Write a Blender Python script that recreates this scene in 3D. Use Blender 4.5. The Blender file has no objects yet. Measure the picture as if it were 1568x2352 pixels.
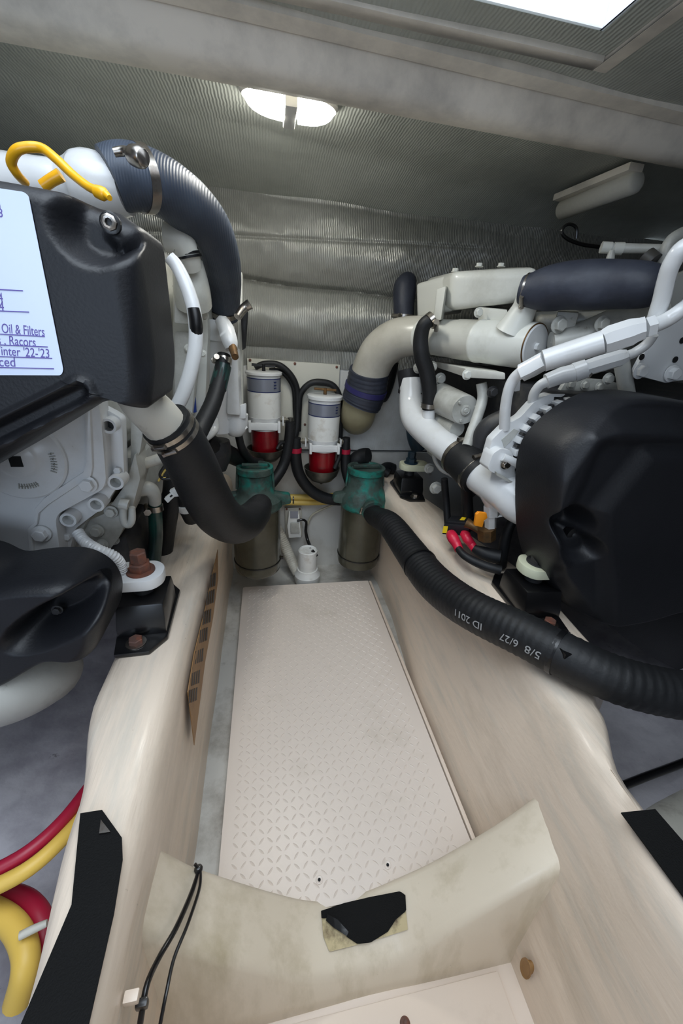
import bpy, bmesh, math, random
from mathutils import Vector, Matrix, noise
random.seed(7)
# ------------------------------------------------------------------ camera
F, CX, CY = 890.0, 784.0, 1176.0
CAM = Vector((0, 0, 1.2))
yv = Vector((610-CX, 739-CY, F)); s_ = .07; k_ = F*F/(437-174*s_)
dv = Vector((-s_*k_, k_, F))
yw = yv.normalized(); zw = -dv.normalized(); xw = yw.cross(zw)   # world axes in lens frame (x right, y down, z ahead)
def ray(px, py):
    d = Vector((px-CX, py-CY, F)); return Vector((xw.dot(d), yw.dot(d), zw.dot(d)))
def P(px, py, y): d = ray(px, py); return CAM + d*(y/d.y)
def PZ(px, py, z): d = ray(px, py); return CAM + d*((z-CAM.z)/d.z)
def PX(px, py, x): d = ray(px, py); return CAM + d*(x/d.x)
FWD = Vector((xw.z, yw.z, zw.z))
def depth(p): return (p-CAM).dot(FWD)
def M(pxr, p): return pxr*depth(p)/F          # pixel length at p in metres
col = bpy.context.scene.collection
cd = bpy.data.cameras.new('camera'); cam = bpy.data.objects.new('camera', cd); col.objects.link(cam)
cd.sensor_fit = 'HORIZONTAL'; cd.sensor_width = 36; cd.lens = 36*F/1568; cd.clip_start = .02
right = Vector((xw.x, yw.x, zw.x)); down = Vector((xw.y, yw.y, zw.y))
m = Matrix((right, -down, -FWD)).transposed().to_4x4(); m.translation = CAM; cam.matrix_world = m
sc = bpy.context.scene; sc.camera = cam
# ------------------------------------------------------------------ light
w = bpy.data.worlds.new('sky'); sc.world = w; w.use_nodes = True
w.node_tree.nodes['Background'].inputs[0].default_value = (.75, .86, 1, 1); w.node_tree.nodes['Background'].inputs[1].default_value = 1.0
def area(name, loc, size, power, colr, rot=(0, 0, 0), sy=None):
    l = bpy.data.lights.new(name, 'AREA'); l.energy = power; l.color = colr; l.size = size
    if sy: l.shape = 'RECTANGLE'; l.size_y = sy
    o = bpy.data.objects.new(name, l); col.objects.link(o); o.location = loc; o.rotation_euler = rot
    return o
area('hatch_daylight', (.0, .1, 2.15), 1.3, 27, (.82, .91, 1), (0, 0, 0), 1.3)
area('added_aft_fill', (-.7, -1.0, 1.15), .9, 8, (.66, .80, 1), (math.radians(88), 0, 0), .8)  # unseen blue fill added behind the viewer to brighten the left engine
vs = sc.view_settings; vs.view_transform = 'Standard'; vs.look = 'None'; vs.exposure = -0.08; vs.gamma = 1; vs.use_curve_mapping = False

# ------------------------------------------------------------------ materials
def lin(c):
    return tuple(((v/255)/12.92 if v/255 <= .04045 else ((v/255+.055)/1.055)**2.4) for v in c)+(1,)
def mat(name, c, rough=.5, metal=0, bump=None, dirt=None, coat=0, emit=None, rib=None, spec=None, crinkle=None, trans=0):
    """bump=(scale,strength,(sx,sy,sz)) dirt=(rgb,scale,lo,hi) rib=(scale,strength,axis)"""
    mt = bpy.data.materials.new(name); mt.use_nodes = True; nt = mt.node_tree; N = nt.nodes; L = nt.links
    b = N['Principled BSDF']; b.inputs['Base Color'].default_value = lin(c); b.inputs['Roughness'].default_value = rough
    b.inputs['Metallic'].default_value = metal; b.inputs['Coat Weight'].default_value = coat; b.inputs['Coat Roughness'].default_value = .15
    if spec is not None: b.inputs['Specular IOR Level'].default_value = spec
    if trans: b.inputs['Transmission Weight'].default_value = trans
    if emit: b.inputs['Emission Color'].default_value = lin(emit[0]); b.inputs['Emission Strength'].default_value = emit[1]
    geo = N.new('ShaderNodeNewGeometry')
    def mapped(scale):
        mp = N.new('ShaderNodeMapping'); mp.inputs['Scale'].default_value = scale; L.new(geo.outputs['Position'], mp.inputs['Vector']); return mp
    prev = None; base = None
    def add_bump(h, strength, dist=.002):
        nonlocal prev
        bn = N.new('ShaderNodeBump'); bn.inputs['Strength'].default_value = strength; bn.inputs['Distance'].default_value = dist
        L.new(h, bn.inputs['Height'])
        if prev: L.new(prev.outputs[0], bn.inputs['Normal'])
        prev = bn
    if bump:
        mp = mapped(bump[2] if len(bump) > 2 else (1, 1, 1)); n = N.new('ShaderNodeTexNoise'); n.inputs['Scale'].default_value = bump[0]; n.inputs['Detail'].default_value = 5
        L.new(mp.outputs[0], n.inputs['Vector']); add_bump(n.outputs[0], bump[1], .004)
    if crinkle:
        mp = mapped((1, 1, 1)); n = N.new('ShaderNodeTexNoise'); n.inputs['Scale'].default_value = crinkle[0]; n.inputs['Detail'].default_value = 6; n.inputs['Distortion'].default_value = 1.6
        try: n.noise_type = 'RIDGED_MULTIFRACTAL'; n.normalize = True
        except Exception: pass
        L.new(mp.outputs[0], n.inputs['Vector']); add_bump(n.outputs[0], crinkle[1], .006)
    if rib:
        wv = N.new('ShaderNodeTexWave'); wv.bands_direction = rib[2]; wv.inputs['Scale'].default_value = rib[0]; wv.inputs['Distortion'].default_value = rib[3] if len(rib) > 3 else 1.5; wv.inputs['Detail'].default_value = 1
        L.new(geo.outputs['Position'], wv.inputs['Vector']); add_bump(wv.outputs['Fac'], rib[1], .003)
    if prev: L.new(prev.outputs[0], b.inputs['Normal'])
    if dirt:
        dl = dirt if isinstance(dirt, list) else [dirt]; cur = None
        for d in dl:
            mp = mapped(d[4] if len(d) > 4 else (1, 1, 1)); n = N.new('ShaderNodeTexNoise'); n.inputs['Scale'].default_value = d[1]; n.inputs['Detail'].default_value = 8; n.inputs['Roughness'].default_value = .65
            L.new(mp.outputs[0], n.inputs['Vector'])
            r = N.new('ShaderNodeMapRange'); r.inputs['From Min'].default_value = d[2]; r.inputs['From Max'].default_value = d[3]; L.new(n.outputs[0], r.inputs['Value'])
            mx = N.new('ShaderNodeMix'); mx.data_type = 'RGBA'; L.new(r.outputs[0], mx.inputs[0])
            if cur: L.new(cur, mx.inputs[6])
            else: mx.inputs[6].default_value = lin(c)
            mx.inputs[7].default_value = lin(d[0]); cur = mx.outputs[2]
        L.new(cur, b.inputs['Base Color'])
    return mt
gel = mat('brushed gelcoat', (226, 209, 190), .42, bump=(40, 1.0, (1, .10, .4)), dirt=[((178, 164, 146), 5, .48, .80, (1, .35, 1)), ((196, 190, 178), 18, .5, .8, (1, .15, 1)), ((112, 92, 72), 45, .68, .80)], coat=.15)
gelsmooth = mat('smooth gelcoat', (226, 209, 192), .4, bump=(9, .25), dirt=[((190, 172, 152), 6, .55, .9), ((120, 100, 84), 70, .71, .8)], coat=.15)
gelarch = mat('aged gelcoat', (222, 209, 188), .38, bump=(14, .6, (1, .6, .3)), dirt=[((178, 164, 134), 9, .48, .80, (1, 1, .25)), ((110, 90, 72), 90, .70, .8)], coat=.2)
bilge = mat('stained bilge gelcoat', (196, 194, 188), .5, bump=(10, .5), dirt=[((120, 112, 100), 6, .45, .75), ((90, 72, 54), 14, .62, .8)])
platem = mat('white painted tread plate', (224, 211, 199), .33, bump=(60, .08), dirt=[((196, 184, 168), 4, .55, .9), ((70, 58, 48), 55, .745, .79)])
foil = mat('grey foil insulation', (186, 189, 180), .40, .2, bump=(3.2, .8), rib=(38, .35, 'X', 2.5), crinkle=(5, .6), dirt=((152, 155, 147), 2.5, .4, .8))
foilw = mat('silver wall foil', (158, 158, 152), .34, .35, bump=(3.5, .9), rib=(42, .5, 'X', 2.5), crinkle=(4, .9), dirt=((126, 126, 120), 3, .4, .8))
wallw = mat('white faced lining', (206, 206, 203), .5, rib=(55, .2, 'X', 1), bump=(6, .25), dirt=((170, 166, 158), 5, .5, .85))
beamm = mat('painted beam', (236, 228, 214), .5, bump=(14, .2), dirt=((160, 156, 148), 4, .45, .8))
hatchm = mat('white hatch coaming', (246, 246, 250), .45)
walllow = mat('painted lower bulkhead', (204, 202, 196), .45, bump=(9, .3), dirt=[((172, 166, 156), 6, .5, .85), ((134, 96, 62), 7, .66, .78)])
hullq = mat('grey hull lining', (176, 173, 178), .6, .1, bump=(18, .8), crinkle=(7, .7), dirt=[((128, 124, 132), 5, .42, .7), ((70, 66, 70), 30, .66, .75)])
hullp = mat('pale hull laminate', (196, 192, 184), .5, bump=(14, .5), dirt=((140, 132, 124), 7, .5, .8))
blackp = mat('black moulded plastic', (22, 23, 27), .45, bump=(240, .12), dirt=((30, 31, 35), 3, .45, .8), spec=.4)
rubber = mat('black rubber hose', (21, 22, 24), .55, bump=(130, .15), dirt=((34, 34, 37), 8, .5, .8), spec=.4)
rubberg = mat('blue grey silicone hose', (52, 60, 74), .5, rib=(70, .25, 'X', .5), dirt=((74, 84, 98), 7, .45, .8))
bluehose = mat('dark blue hose', (40, 44, 56), .55, bump=(18, .8), dirt=((58, 62, 74), 9, .45, .75))
blackm = mat('black painted metal', (14, 14, 16), .32, coat=.2)
tape = mat('black grip tape', (13, 13, 13), .75, bump=(500, .4), dirt=((190, 184, 172), 70, .76, .8), spec=.2)
engw = mat('white engine paint', (218, 219, 219), .28, bump=(30, .12), dirt=[((196, 192, 184), 5, .55, .85), ((130, 118, 100), 40, .70, .8)], coat=.35)
engd = mat('dusty white engine paint', (188, 188, 182), .4, bump=(26, .3), dirt=[((140, 138, 128), 7, .45, .75), ((96, 84, 68), 28, .66, .8)], coat=.1)
engc = mat('cream engine paint', (214, 214, 206), .35, bump=(22, .2), dirt=((180, 178, 166), 6, .5, .8), coat=.25)
darkm = mat('dark metal and block shade', (46, 46, 48), .5, bump=(20, .4), dirt=((84, 80, 72), 9, .5, .75))  # dark parts, plus the shade painted onto the white right engine block
steel = mat('stainless clamp band', (176, 170, 162), .28, 1, dirt=((120, 100, 82), 30, .5, .8))
rust = mat('rusty bolt steel', (104, 78, 70), .65, .4, bump=(60, .5), dirt=((146, 84, 60), 30, .42, .7))
brass = mat('tarnished brass', (120, 88, 52), .5, .6, dirt=((70, 60, 46), 30, .4, .7))
verd = mat('verdigris bronze', (72, 88, 82), .55, .2, bump=(34, .9), dirt=[((26, 124, 112), 9, .48, .60), ((50, 60, 56), 15, .46, .66)])
canm = mat('smoked strainer bowl', (84, 82, 68), .25, .3, dirt=((64, 62, 50), 6, .4, .7), coat=.3)
redm = mat('red filter bowl', (128, 5, 20), .3, dirt=((90, 4, 12), 12, .4, .7), coat=.3)
bowlm = mat('grey metal heat bowl', (110, 108, 100), .4, .8, dirt=((80, 78, 72), 14, .4, .7))
foilab = mat('silver label', (136, 140, 152), .3, .35)
navy = mat('navy print', (34, 44, 92), .5)
ink = mat('blue pen ink', (104, 92, 168), .6)
paper = mat('white laminated paper', (214, 226, 250), .3, coat=.3)
yellow = mat('yellow plastic cord', (240, 176, 20), .35, coat=.3)
yelcab = mat('yellow cable', (216, 184, 92), .45)
yelhose = mat('yellow hose', (222, 184, 84), .45)
redhose = mat('red hose', (160, 22, 52), .4)
redboot = mat('red rubber boot', (206, 30, 62), .4)
orange = mat('orange valve handle', (246, 150, 30), .45)
yelsq = mat('yellow sticker', (240, 206, 30), .5)
green = mat('green hose', (14, 66, 58), .35, coat=.3, dirt=((24, 34, 40), 10, .4, .7))
brown = mat('brown wood grain tape', (150, 112, 66), .55, bump=(20, .3, (1, .1, 1)), dirt=((120, 84, 46), 9, .45, .8))
inkb = mat('black print', (50, 40, 34), .6)
pumpw = mat('white pump plastic', (226, 226, 222), .4, dirt=((180, 170, 156), 14, .55, .8))
pipew = mat('old white pipe', (196, 192, 180), .45, bump=(20, .3), dirt=((120, 108, 96), 14, .55, .8))
elbow = mat('grey painted elbow', (186, 182, 170), .35, coat=.2, dirt=((160, 154, 140), 6, .5, .8))
fibre = mat('tan fibreglass tube', (158, 150, 120), .5, bump=(30, .4))
lampw = mat('lamp housing', (220, 218, 212), .4)
lens = mat('lit lamp lens', (255, 255, 250), .4, emit=((255, 254, 246), 70))
wirew = mat('pale wire', (186, 180, 160), .5)
brd = mat('cream mounting board', (200, 198, 186), .45, dirt=((180, 176, 162), 5, .5, .9))
blueh = mat('blue plastic', (30, 60, 140), .5)
teal = mat('dark teal paint', (30, 54, 70), .5, dirt=((20, 34, 44), 12, .4, .7))
crosspaint = mat('pale yellow mount paint', (214, 216, 188), .4)
holem = mat('dark recess', (14, 14, 16), .8)
stain = mat('stained bare laminate', (196, 180, 140), .6, dirt=((90, 72, 50), 26, .45, .7))
hatprint = mat('white hose print', (150, 150, 150), .6)
foamw = mat('white foam', (198, 196, 186), .6, bump=(40, .3))

# ------------------------------------------------------------------ object helpers
WL = {}
def empty(name, loc, label, cat, group=None):
    o = bpy.data.objects.new(name, None); col.objects.link(o); o.empty_display_size = .05; o.location = loc
    WL[o] = Vector(loc); tag(o, label, cat, group); return o
def tag(o, label, cat, group=None):
    o['label'] = label
    if cat: o['category'] = cat
    if group: o['group'] = group
    return o
def build(name, bm, mt, parent=None, smooth=35, bev=0, seg=2, label=None, merge=True):
    if merge: bmesh.ops.remove_doubles(bm, verts=bm.verts, dist=1e-6)
    if bev:
        es = [e for e in bm.edges if len(e.link_faces) == 2 and e.calc_face_angle(0) > .5]
        if es: bmesh.ops.bevel(bm, geom=es, offset=bev, segments=seg, affect='EDGES', clamp_overlap=True, profile=.6)
    bmesh.ops.recalc_face_normals(bm, faces=bm.faces)
    c = Vector((0, 0, 0))
    vs_ = [v.co for v in bm.verts]
    mn = Vector([min(v[i] for v in vs_) for i in range(3)]); mx = Vector([max(v[i] for v in vs_) for i in range(3)]); c = (mn+mx)/2
    for v in bm.verts: v.co -= c
    me = bpy.data.meshes.new(name); bm.to_mesh(me); bm.free()
    mts = mt if isinstance(mt, list) else [mt]
    for x in mts: me.materials.append(x)
    for p in me.polygons: p.use_smooth = True
    try: me.set_sharp_from_angle(angle=math.radians(smooth))
    except Exception: pass
    o = bpy.data.objects.new(name, me); col.objects.link(o)
    if parent: o.parent = parent; o.location = c-WL[parent]
    else: o.location = c
    WL[o] = c
    if label: o['label'] = label
    return o
def thing(name, bm, mt, label, cat, group=None, **k):
    return tag(build(name, bm, mt, **k), label, cat, group)
def struct(name, bm, mt, label, **k):
    o = build(name, bm, mt, **k); o['kind'] = 'structure'; o['label'] = label; return o
def nb(): return bmesh.new()
def cr(pts, n=6):
    """Catmull-Rom through (Vector, radius) pairs"""
    if len(pts) < 3: n = max(n, 2)
    out = []; q = [pts[0]]+pts+[pts[-1]]
    for i in range(1, len(q)-2):
        for j in range(n):
            t = j/n
            def h(a, b, c, d): return .5*((2*b)+(c-a)*t+(2*a-5*b+4*c-d)*t*t+(3*b-a-3*c+d)*t*t*t)
            out.append((h(q[i-1][0], q[i][0], q[i+1][0], q[i+2][0]), h(q[i-1][1], q[i][1], q[i+1][1], q[i+2][1])))
    out.append(pts[-1]); return out
def tube(bm, pts, seg=16, n=6, cap=True, rib=None, curve=True):
    """pts: (Vector, r). rib=(pitch, amp)"""
    pts = cr(pts, n) if curve else pts
    if rib:
        dense = []; L = 0
        for i in range(len(pts)-1):
            a, b = pts[i], pts[i+1]; d = (b[0]-a[0]).length; k = max(1, int(d/(rib[0]/4)))
            for j in range(k):
                t = j/k; dense.append((a[0].lerp(b[0], t), (a[1]*(1-t)+b[1]*t)+rib[1]*math.sin((L+d*t)/rib[0]*6.283)))
            L += d
        dense.append(pts[-1]); pts = dense
    prev = None; u = None; first = None
    for i, (p, r) in enumerate(pts):
        t = (pts[min(i+1, len(pts)-1)][0]-pts[max(i-1, 0)][0]).normalized()
        if u is None: u = t.orthogonal().normalized()
        else: u = (u-t*u.dot(t)).normalized()
        v = t.cross(u)
        ring = [bm.verts.new(p+(u*math.cos(a)+v*math.sin(a))*r) for a in [2*math.pi*j/seg for j in range(seg)]]
        if prev:
            for j in range(seg): bm.faces.new((prev[j], prev[(j+1) % seg], ring[(j+1) % seg], ring[j]))
        else: first = ring
        prev = ring
    if cap: bm.faces.new(first[::-1]); bm.faces.new(prev)
    return bm
def pt(lst):
    """(px,py,y,rpx) -> (Vector, r metres)"""
    o = []
    for a in lst:
        p = P(a[0], a[1], a[2]); o.append((p, M(a[3], p)))
    return o
def lathe(bm, p0, ax, prof, seg=28, caps=True):
    """prof: (dist along ax, radius)"""
    ax = ax.normalized(); u = ax.orthogonal().normalized(); v = ax.cross(u); prev = None; first = None
    for d, r in prof:
        c = p0+ax*d
        if r < 1e-5: ring = [bm.verts.new(c)]
        else: ring = [bm.verts.new(c+(u*math.cos(a)+v*math.sin(a))*r) for a in [2*math.pi*j/seg for j in range(seg)]]
        if prev:
            if len(ring) == 1 and len(prev) == 1: pass
            elif len(ring) == 1:
                for j in range(seg): bm.faces.new((prev[j], prev[(j+1) % seg], ring[0]))
            elif len(prev) == 1:
                for j in range(seg): bm.faces.new((prev[0], ring[(j+1) % seg], ring[j]))
            else:
                for j in range(seg): bm.faces.new((prev[j], prev[(j+1) % seg], ring[(j+1) % seg], ring[j]))
        else: first = ring
        prev = ring
    if caps and len(first) > 2: bm.faces.new(first[::-1])
    if caps and len(prev) > 2: bm.faces.new(prev)
    return bm
Zu = Vector((0, 0, 1)); Yu = Vector((0, 1, 0)); Xu = Vector((1, 0, 0))
def cyl(bm, a, b, r, seg=20, r2=None):
    d = (b-a).length; return lathe(bm, a, b-a, [(0, r), (d, r if r2 is None else r2)], seg)
def box(bm, c, s, rot=None):
    """c centre, s full size"""
    c = Vector(c); vs_ = []
    for x in (-1, 1):
        for y in (-1, 1):
            for z in (-1, 1):
                v = Vector((x*s[0]/2, y*s[1]/2, z*s[2]/2))
                if rot: v = rot @ v
                vs_.append(bm.verts.new(c+v))
    for f in ((0, 1, 3, 2), (4, 6, 7, 5), (0, 4, 5, 1), (2, 3, 7, 6), (0, 2, 6, 4), (1, 5, 7, 3)): bm.faces.new([vs_[i] for i in f])
    return bm
def prism(bm, ring, off):
    a = [bm.verts.new(p) for p in ring]; b = [bm.verts.new(p+off) for p in ring]; n = len(ring)
    bm.faces.new(a); bm.faces.new(b[::-1])
    for i in range(n): bm.faces.new((a[i], b[i], b[(i+1) % n], a[(i+1) % n]))
    return bm
def loft(bm, rings, closed=True, caps=True):
    prev = None; first = None
    for r in rings:
        vs_ = [bm.verts.new(p) for p in r]; n = len(vs_)
        if prev:
            for j in range(n if closed else n-1): bm.faces.new((prev[j], prev[(j+1) % n], vs_[(j+1) % n], vs_[j]))
        else: first = vs_
        prev = vs_
    if caps and closed: bm.faces.new(first[::-1]); bm.faces.new(prev)
    return bm
def roundpoly(pts, r, n=4):
    """round 2-D/3-D polygon corners"""
    out = []; N_ = len(pts)
    for i in range(N_):
        a, b, c = pts[i-1], pts[i], pts[(i+1) % N_]
        d1 = (a-b); d2 = (c-b); rr = min(r, d1.length*.45, d2.length*.45)
        s, e = b+d1.normalized()*rr, b+d2.normalized()*rr
        for j in range(n+1):
            t = j/n; out.append(s*(1-t)**2+b*2*t*(1-t)+e*t*t)
    return out
def hexbolt(bm, p, ax, r, h=None, washer=True):
    h = h or r*.8; ax = ax.normalized(); d = 0
    if washer: lathe(bm, p, ax, [(0, r*1.35), (r*.2, r*1.35), (r*.25, r*1.15)], 16); d = r*.2
    lathe(bm, p+ax*d, ax, [(0, r), (h, r), (h*1.12, r*.85)], 6); return bm
def resample(pts, n):
    L = [0]
    for i in range(len(pts)): L.append(L[-1]+(pts[(i+1) % len(pts)]-pts[i]).length)
    out = []; T = L[-1]; k = 0
    for i in range(n):
        d = T*i/n
        while L[k+1] < d: k += 1
        t = (d-L[k])/(L[k+1]-L[k]+1e-12); out.append(pts[k].lerp(pts[(k+1) % len(pts)], t))
    return out
def ss(a, b, x):
    t = max(0, min(1, (x-a)/(b-a))); return t*t*(3-2*t)
def shell(bm, outline, yb, yf, rad, feat=None, n=160, rings=46, cen=None):
    """moulded cover: outline [(x,z)] extruded from back y=yb to front y=yf with rounded rim; feat(x,z)->y offset"""
    pts = resample(roundpoly([Vector((a, 0, b)) for a, b in outline], .05, 6), n)
    c = Vector((0, 0, 0))
    for p in pts: c += p/len(pts)
    if cen: c = Vector((cen[0], 0, cen[1]))
    av = sum((p-c).length for p in pts)/n; R_ = []
    R_.append([Vector((p.x, yb, p.z)) for p in pts]); R_.append([Vector((p.x, (yb+yf+rad)/2, p.z)) for p in pts]); R_.append([Vector((p.x, yf+rad, p.z)) for p in pts])
    for j in range(1, 9):
        a = j/8*math.pi/2; ins = rad*(1-math.cos(a)); y = yf+rad*(1-math.sin(a)); R_.append([Vector((c.x+(p.x-c.x)*(1-ins/av), y, c.z+(p.z-c.z)*(1-ins/av))) for p in pts])
    s0 = 1-rad/av
    for j in range(1, rings):
        s = s0*(1-j/rings); R_.append([Vector((c.x+(p.x-c.x)*s, yf, c.z+(p.z-c.z)*s)) for p in pts])
    if feat:
        for r in R_[2:]:
            for v in r: v.y += feat(v.x, v.z)
    prev = None
    for r in R_:
        vs_ = [bm.verts.new(v) for v in r]
        if prev:
            for j in range(n): bm.faces.new((prev[j], prev[(j+1) % n], vs_[(j+1) % n], vs_[j]))
        else: bm.faces.new(vs_)
        prev = vs_
    cv = bm.verts.new((c.x, yf+(feat(c.x, c.z) if feat else 0), c.z))
    for j in range(n): bm.faces.new((prev[j], prev[(j+1) % n], cv))
    return bm
def clamp(parent, p, ax, r, wd=.012, screw=None, name='hose_clamp', mt=None, head=True):
    """worm drive band with screw housing"""
    bm = nb(); ax = ax.normalized(); lathe(bm, p-ax*wd/2, ax, [(0, r*.99), (0, r*1.04), (wd, r*1.04), (wd, r*.99)], 32)
    s = screw or ax.orthogonal(); s = (s-ax*s.dot(ax)).normalized(); t = ax.cross(s)
    q = p+s*r*1.08
    if head: cyl(bm, q-t*wd*1.3, q+t*wd*1.1, wd*.5, 12); lathe(bm, q+t*wd*1.1, t, [(0, wd*.62), (wd*.6, wd*.62)], 6)
    if parent in WL or parent is None: return build(name, bm, mt or steel, parent)
# ------------------------------------------------------------------ setting
XL, XR, YB = -1.5, 2.4, 1.9
def seamy(x): return 1.43+(x+.62)*.18
def ceilz(x, y):
    s = seamy(x)
    z = 1.70 if y < s else 1.70-.006-(y-s)/(1.93-s)*.055
    return z+noise.noise(Vector((x*3, y*4, 1)))*.006
HX0, HX1, HY0, HY1 = -.75, .595, -.75, .895
bm = nb()
xs = sorted(set([XL+(XR-XL)*i/120 for i in range(121)]+[HX0, HX1])); ys = sorted(set([-1.3+3.23*i/110 for i in range(111)]+[HY0, HY1]))
g = [[bm.verts.new((x, y, ceilz(x, y) if not (HX0-.06 < x < HX1+.06 and HY0-.06 < y < HY1+.06) else 1.70)) for y in ys] for x in xs]
for i in range(len(xs)-1):
    for j in range(len(ys)-1):
        mx_, my_ = (xs[i]+xs[i+1])/2, (ys[j]+ys[j+1])/2
        if HX0 < mx_ < HX1 and HY0 < my_ < HY1: continue
        bm.faces.new((g[i][j], g[i][j+1], g[i+1][j+1], g[i+1][j]))
struct('ceiling', bm, foil, 'grey foil faced insulation panels lining the low ceiling', smooth=50)
# hatch coaming rising through the deck
bm = nb(); H0 = 1.694; t_ = .012
for (x0, x1, y0, y1) in ((HX1, HX1+t_, HY0-t_, HY1+t_), (HX0-t_, HX0, HY0-t_, HY1+t_), (HX0, HX1, HY1, HY1+t_), (HX0, HX1, HY0-t_, HY0)):
    box(bm, ((x0+x1)/2, (y0+y1)/2, H0+.139), (x1-x0, y1-y0, .26))
struct('trim_1', bm, hatchm, 'bright white hatch coaming in the top right corner', bev=.003)
bm = nb(); wq = .03; ex = .055
for (x0, x1, y0, y1) in ((HX1+ex, HX1+ex+wq, HY0, HY1+ex+wq), (HX0, HX1+ex, HY1+ex, HY1+ex+wq)):
    box(bm, ((x0+x1)/2, (y0+y1)/2, 1.698), (x1-x0, y1-y0, .012))
struct('trim_2', bm, beamm, 'pale strip framing the hatch opening on the ceiling', bev=.002)
bm = nb(); rs = []
for i in range(60):
    x = XL+(XR-XL)*i/59; dy = .045*x-.01
    rs.append([Vector((x, 1.05+dy, 1.71)), Vector((x, 1.07+dy, 1.65)), Vector((x, 1.085+dy, 1.638)), Vector((x, 1.135+dy*.4, 1.636)), Vector((x, 1.15+dy*.4, 1.645)), Vector((x, 1.165+dy*.4, 1.71))])
loft(bm, rs); struct('trim_3', bm, beamm, 'pale painted beam running across the whole ceiling', smooth=60)
# second shallow ledge near the beam
bm = nb(); rs = []
for i in range(40):
    x = XL+(XR-XL)*i/39; y0 = 1.0+.045*x
    rs.append([Vector((x, y0, 1.71)), Vector((x, y0, 1.690)), Vector((x, y0+.04, 1.688)), Vector((x, y0+.04, 1.71))])
loft(bm, rs); struct('trim_4', bm, beamm, 'narrow raised joint strip beside the ceiling beam')
# back wall: profile in z
def ss0(a, b, x): t = max(0, min(1, (x-a)/(b-a))); return t*t*(3-2*t)
def wally(x, z):
    y = YB
    zc = 1.345-.02*(x-.2)+.022*noise.noise(Vector((x*2.3, 0, 2)))
    if z > 1.10 and z <= zc: y -= .055*math.sin(math.pi*(z-1.10)/(zc-1.10))**.7
    if z > zc: y -= .035*math.sin(math.pi*min(1, (z-zc)/.29))**.8
    y += .02*math.exp(-((z-zc)/.010)**2) + .006*math.exp(-((z-1.50-.05*x)/.006)**2)*(1 if x < .9 else .3)
    y += noise.noise(Vector((x*2.6, z*8, 3)))*.02*ss0(1.06, 1.16, z) + abs(noise.noise(Vector((x*9, z*13, 9))))*.006
    return y
bm = nb(); nx, nz = 300, 170
g = [[None]*(nz+1) for _ in range(nx+1)]
for i in range(nx+1):
    for j in range(nz+1):
        x = XL+(XR-XL)*i/nx; z = 1.02+(1.66-1.02)*j/nz; g[i][j] = bm.verts.new((x, wally(x, z), z))
for i in range(nx):
    for j in range(nz): bm.faces.new((g[i][j], g[i+1][j], g[i+1][j+1], g[i][j+1]))
struct('wall_back', bm, foilw, 'quilted silver foil insulation on the upper far bulkhead', smooth=60)
bm = nb(); box(bm, ((XL+XR)/2, 1.93, .83), (XR-XL, .05, .40)); struct('wall_middle', bm, wallw, 'white faced panel on the far bulkhead behind the fuel filters')
bm = nb(); box(bm, ((XL+XR)/2, 1.935, .23), (XR-XL, .05, .78)); struct('wall_low', bm, walllow, 'smooth white lower part of the far bulkhead')
bm = nb(); box(bm, ((XL+XR)/2, 1.904, .628), (XR-XL, .008, .006)); struct('trim_5', bm, darkm, 'thin dark joint line across the far bulkhead')
for nm, x in (('wall_left', XL-.02), ('wall_right', XR+.02)):
    bm = nb(); box(bm, (x, .3, .8), (.04, 3.4, 2.0)); struct(nm, bm, hullq, 'dark grey hull side at the %s edge' % nm[5:])
bm = nb(); box(bm, ((XL+XR)/2, -1.32, .8), (XR-XL, .04, 2.0)); struct('wall_front', bm, wallw, 'bulkhead behind the viewer')
# floors
bm = nb()
def fz(x, y):
    z = -.045
    if y > 1.63: z -= .03*ss(1.63, 1.8, y)
    return z+noise.noise(Vector((x*5, y*5, 0)))*.005
g = [[bm.verts.new((-.26+.92*i/40, .38+1.56*j/60, fz(-.26+.92*i/40, .38+1.56*j/60))) for j in range(61)] for i in range(41)]
for i in range(40):
    for j in range(60): bm.faces.new((g[i][j], g[i+1][j], g[i+1][j+1], g[i][j+1]))
struct('floor', bm, bilge, 'stained bilge floor around the tread plate', smooth=60)
bm = nb(); box(bm, (.15, -.3, -.125), (.95, 1.25, .05)); struct('floor_front', bm, gelsmooth, 'smooth beige sump floor in the foreground')
for nm, x0, x1, mt_ in (('floor_left', XL, -.30, hullq), ('floor_right', .60, XR, hullq)):
    bm = nb(); nx = 60; ny = 80
    def hz(x, y):
        d = (-.30-x) if x < 0 else (x-.60)
        return .02+.25*d+noise.noise(Vector((x*3, y*3, 5)))*.02+noise.noise(Vector((x*14, y*14, 5)))*.004
    g = [[bm.verts.new((x0+(x1-x0)*i/nx, -1.3+3.2*j/ny, hz(x0+(x1-x0)*i/nx, -1.3+3.2*j/ny))) for j in range(ny+1)] for i in range(nx+1)]
    for i in range(nx):
        for j in range(ny): bm.faces.new((g[i][j], g[i+1][j], g[i+1][j+1], g[i][j+1]))
    struct(nm, bm, mt_, 'grey quilted hull lining outboard of the %s engine bed' % nm[6:], smooth=60)
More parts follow.
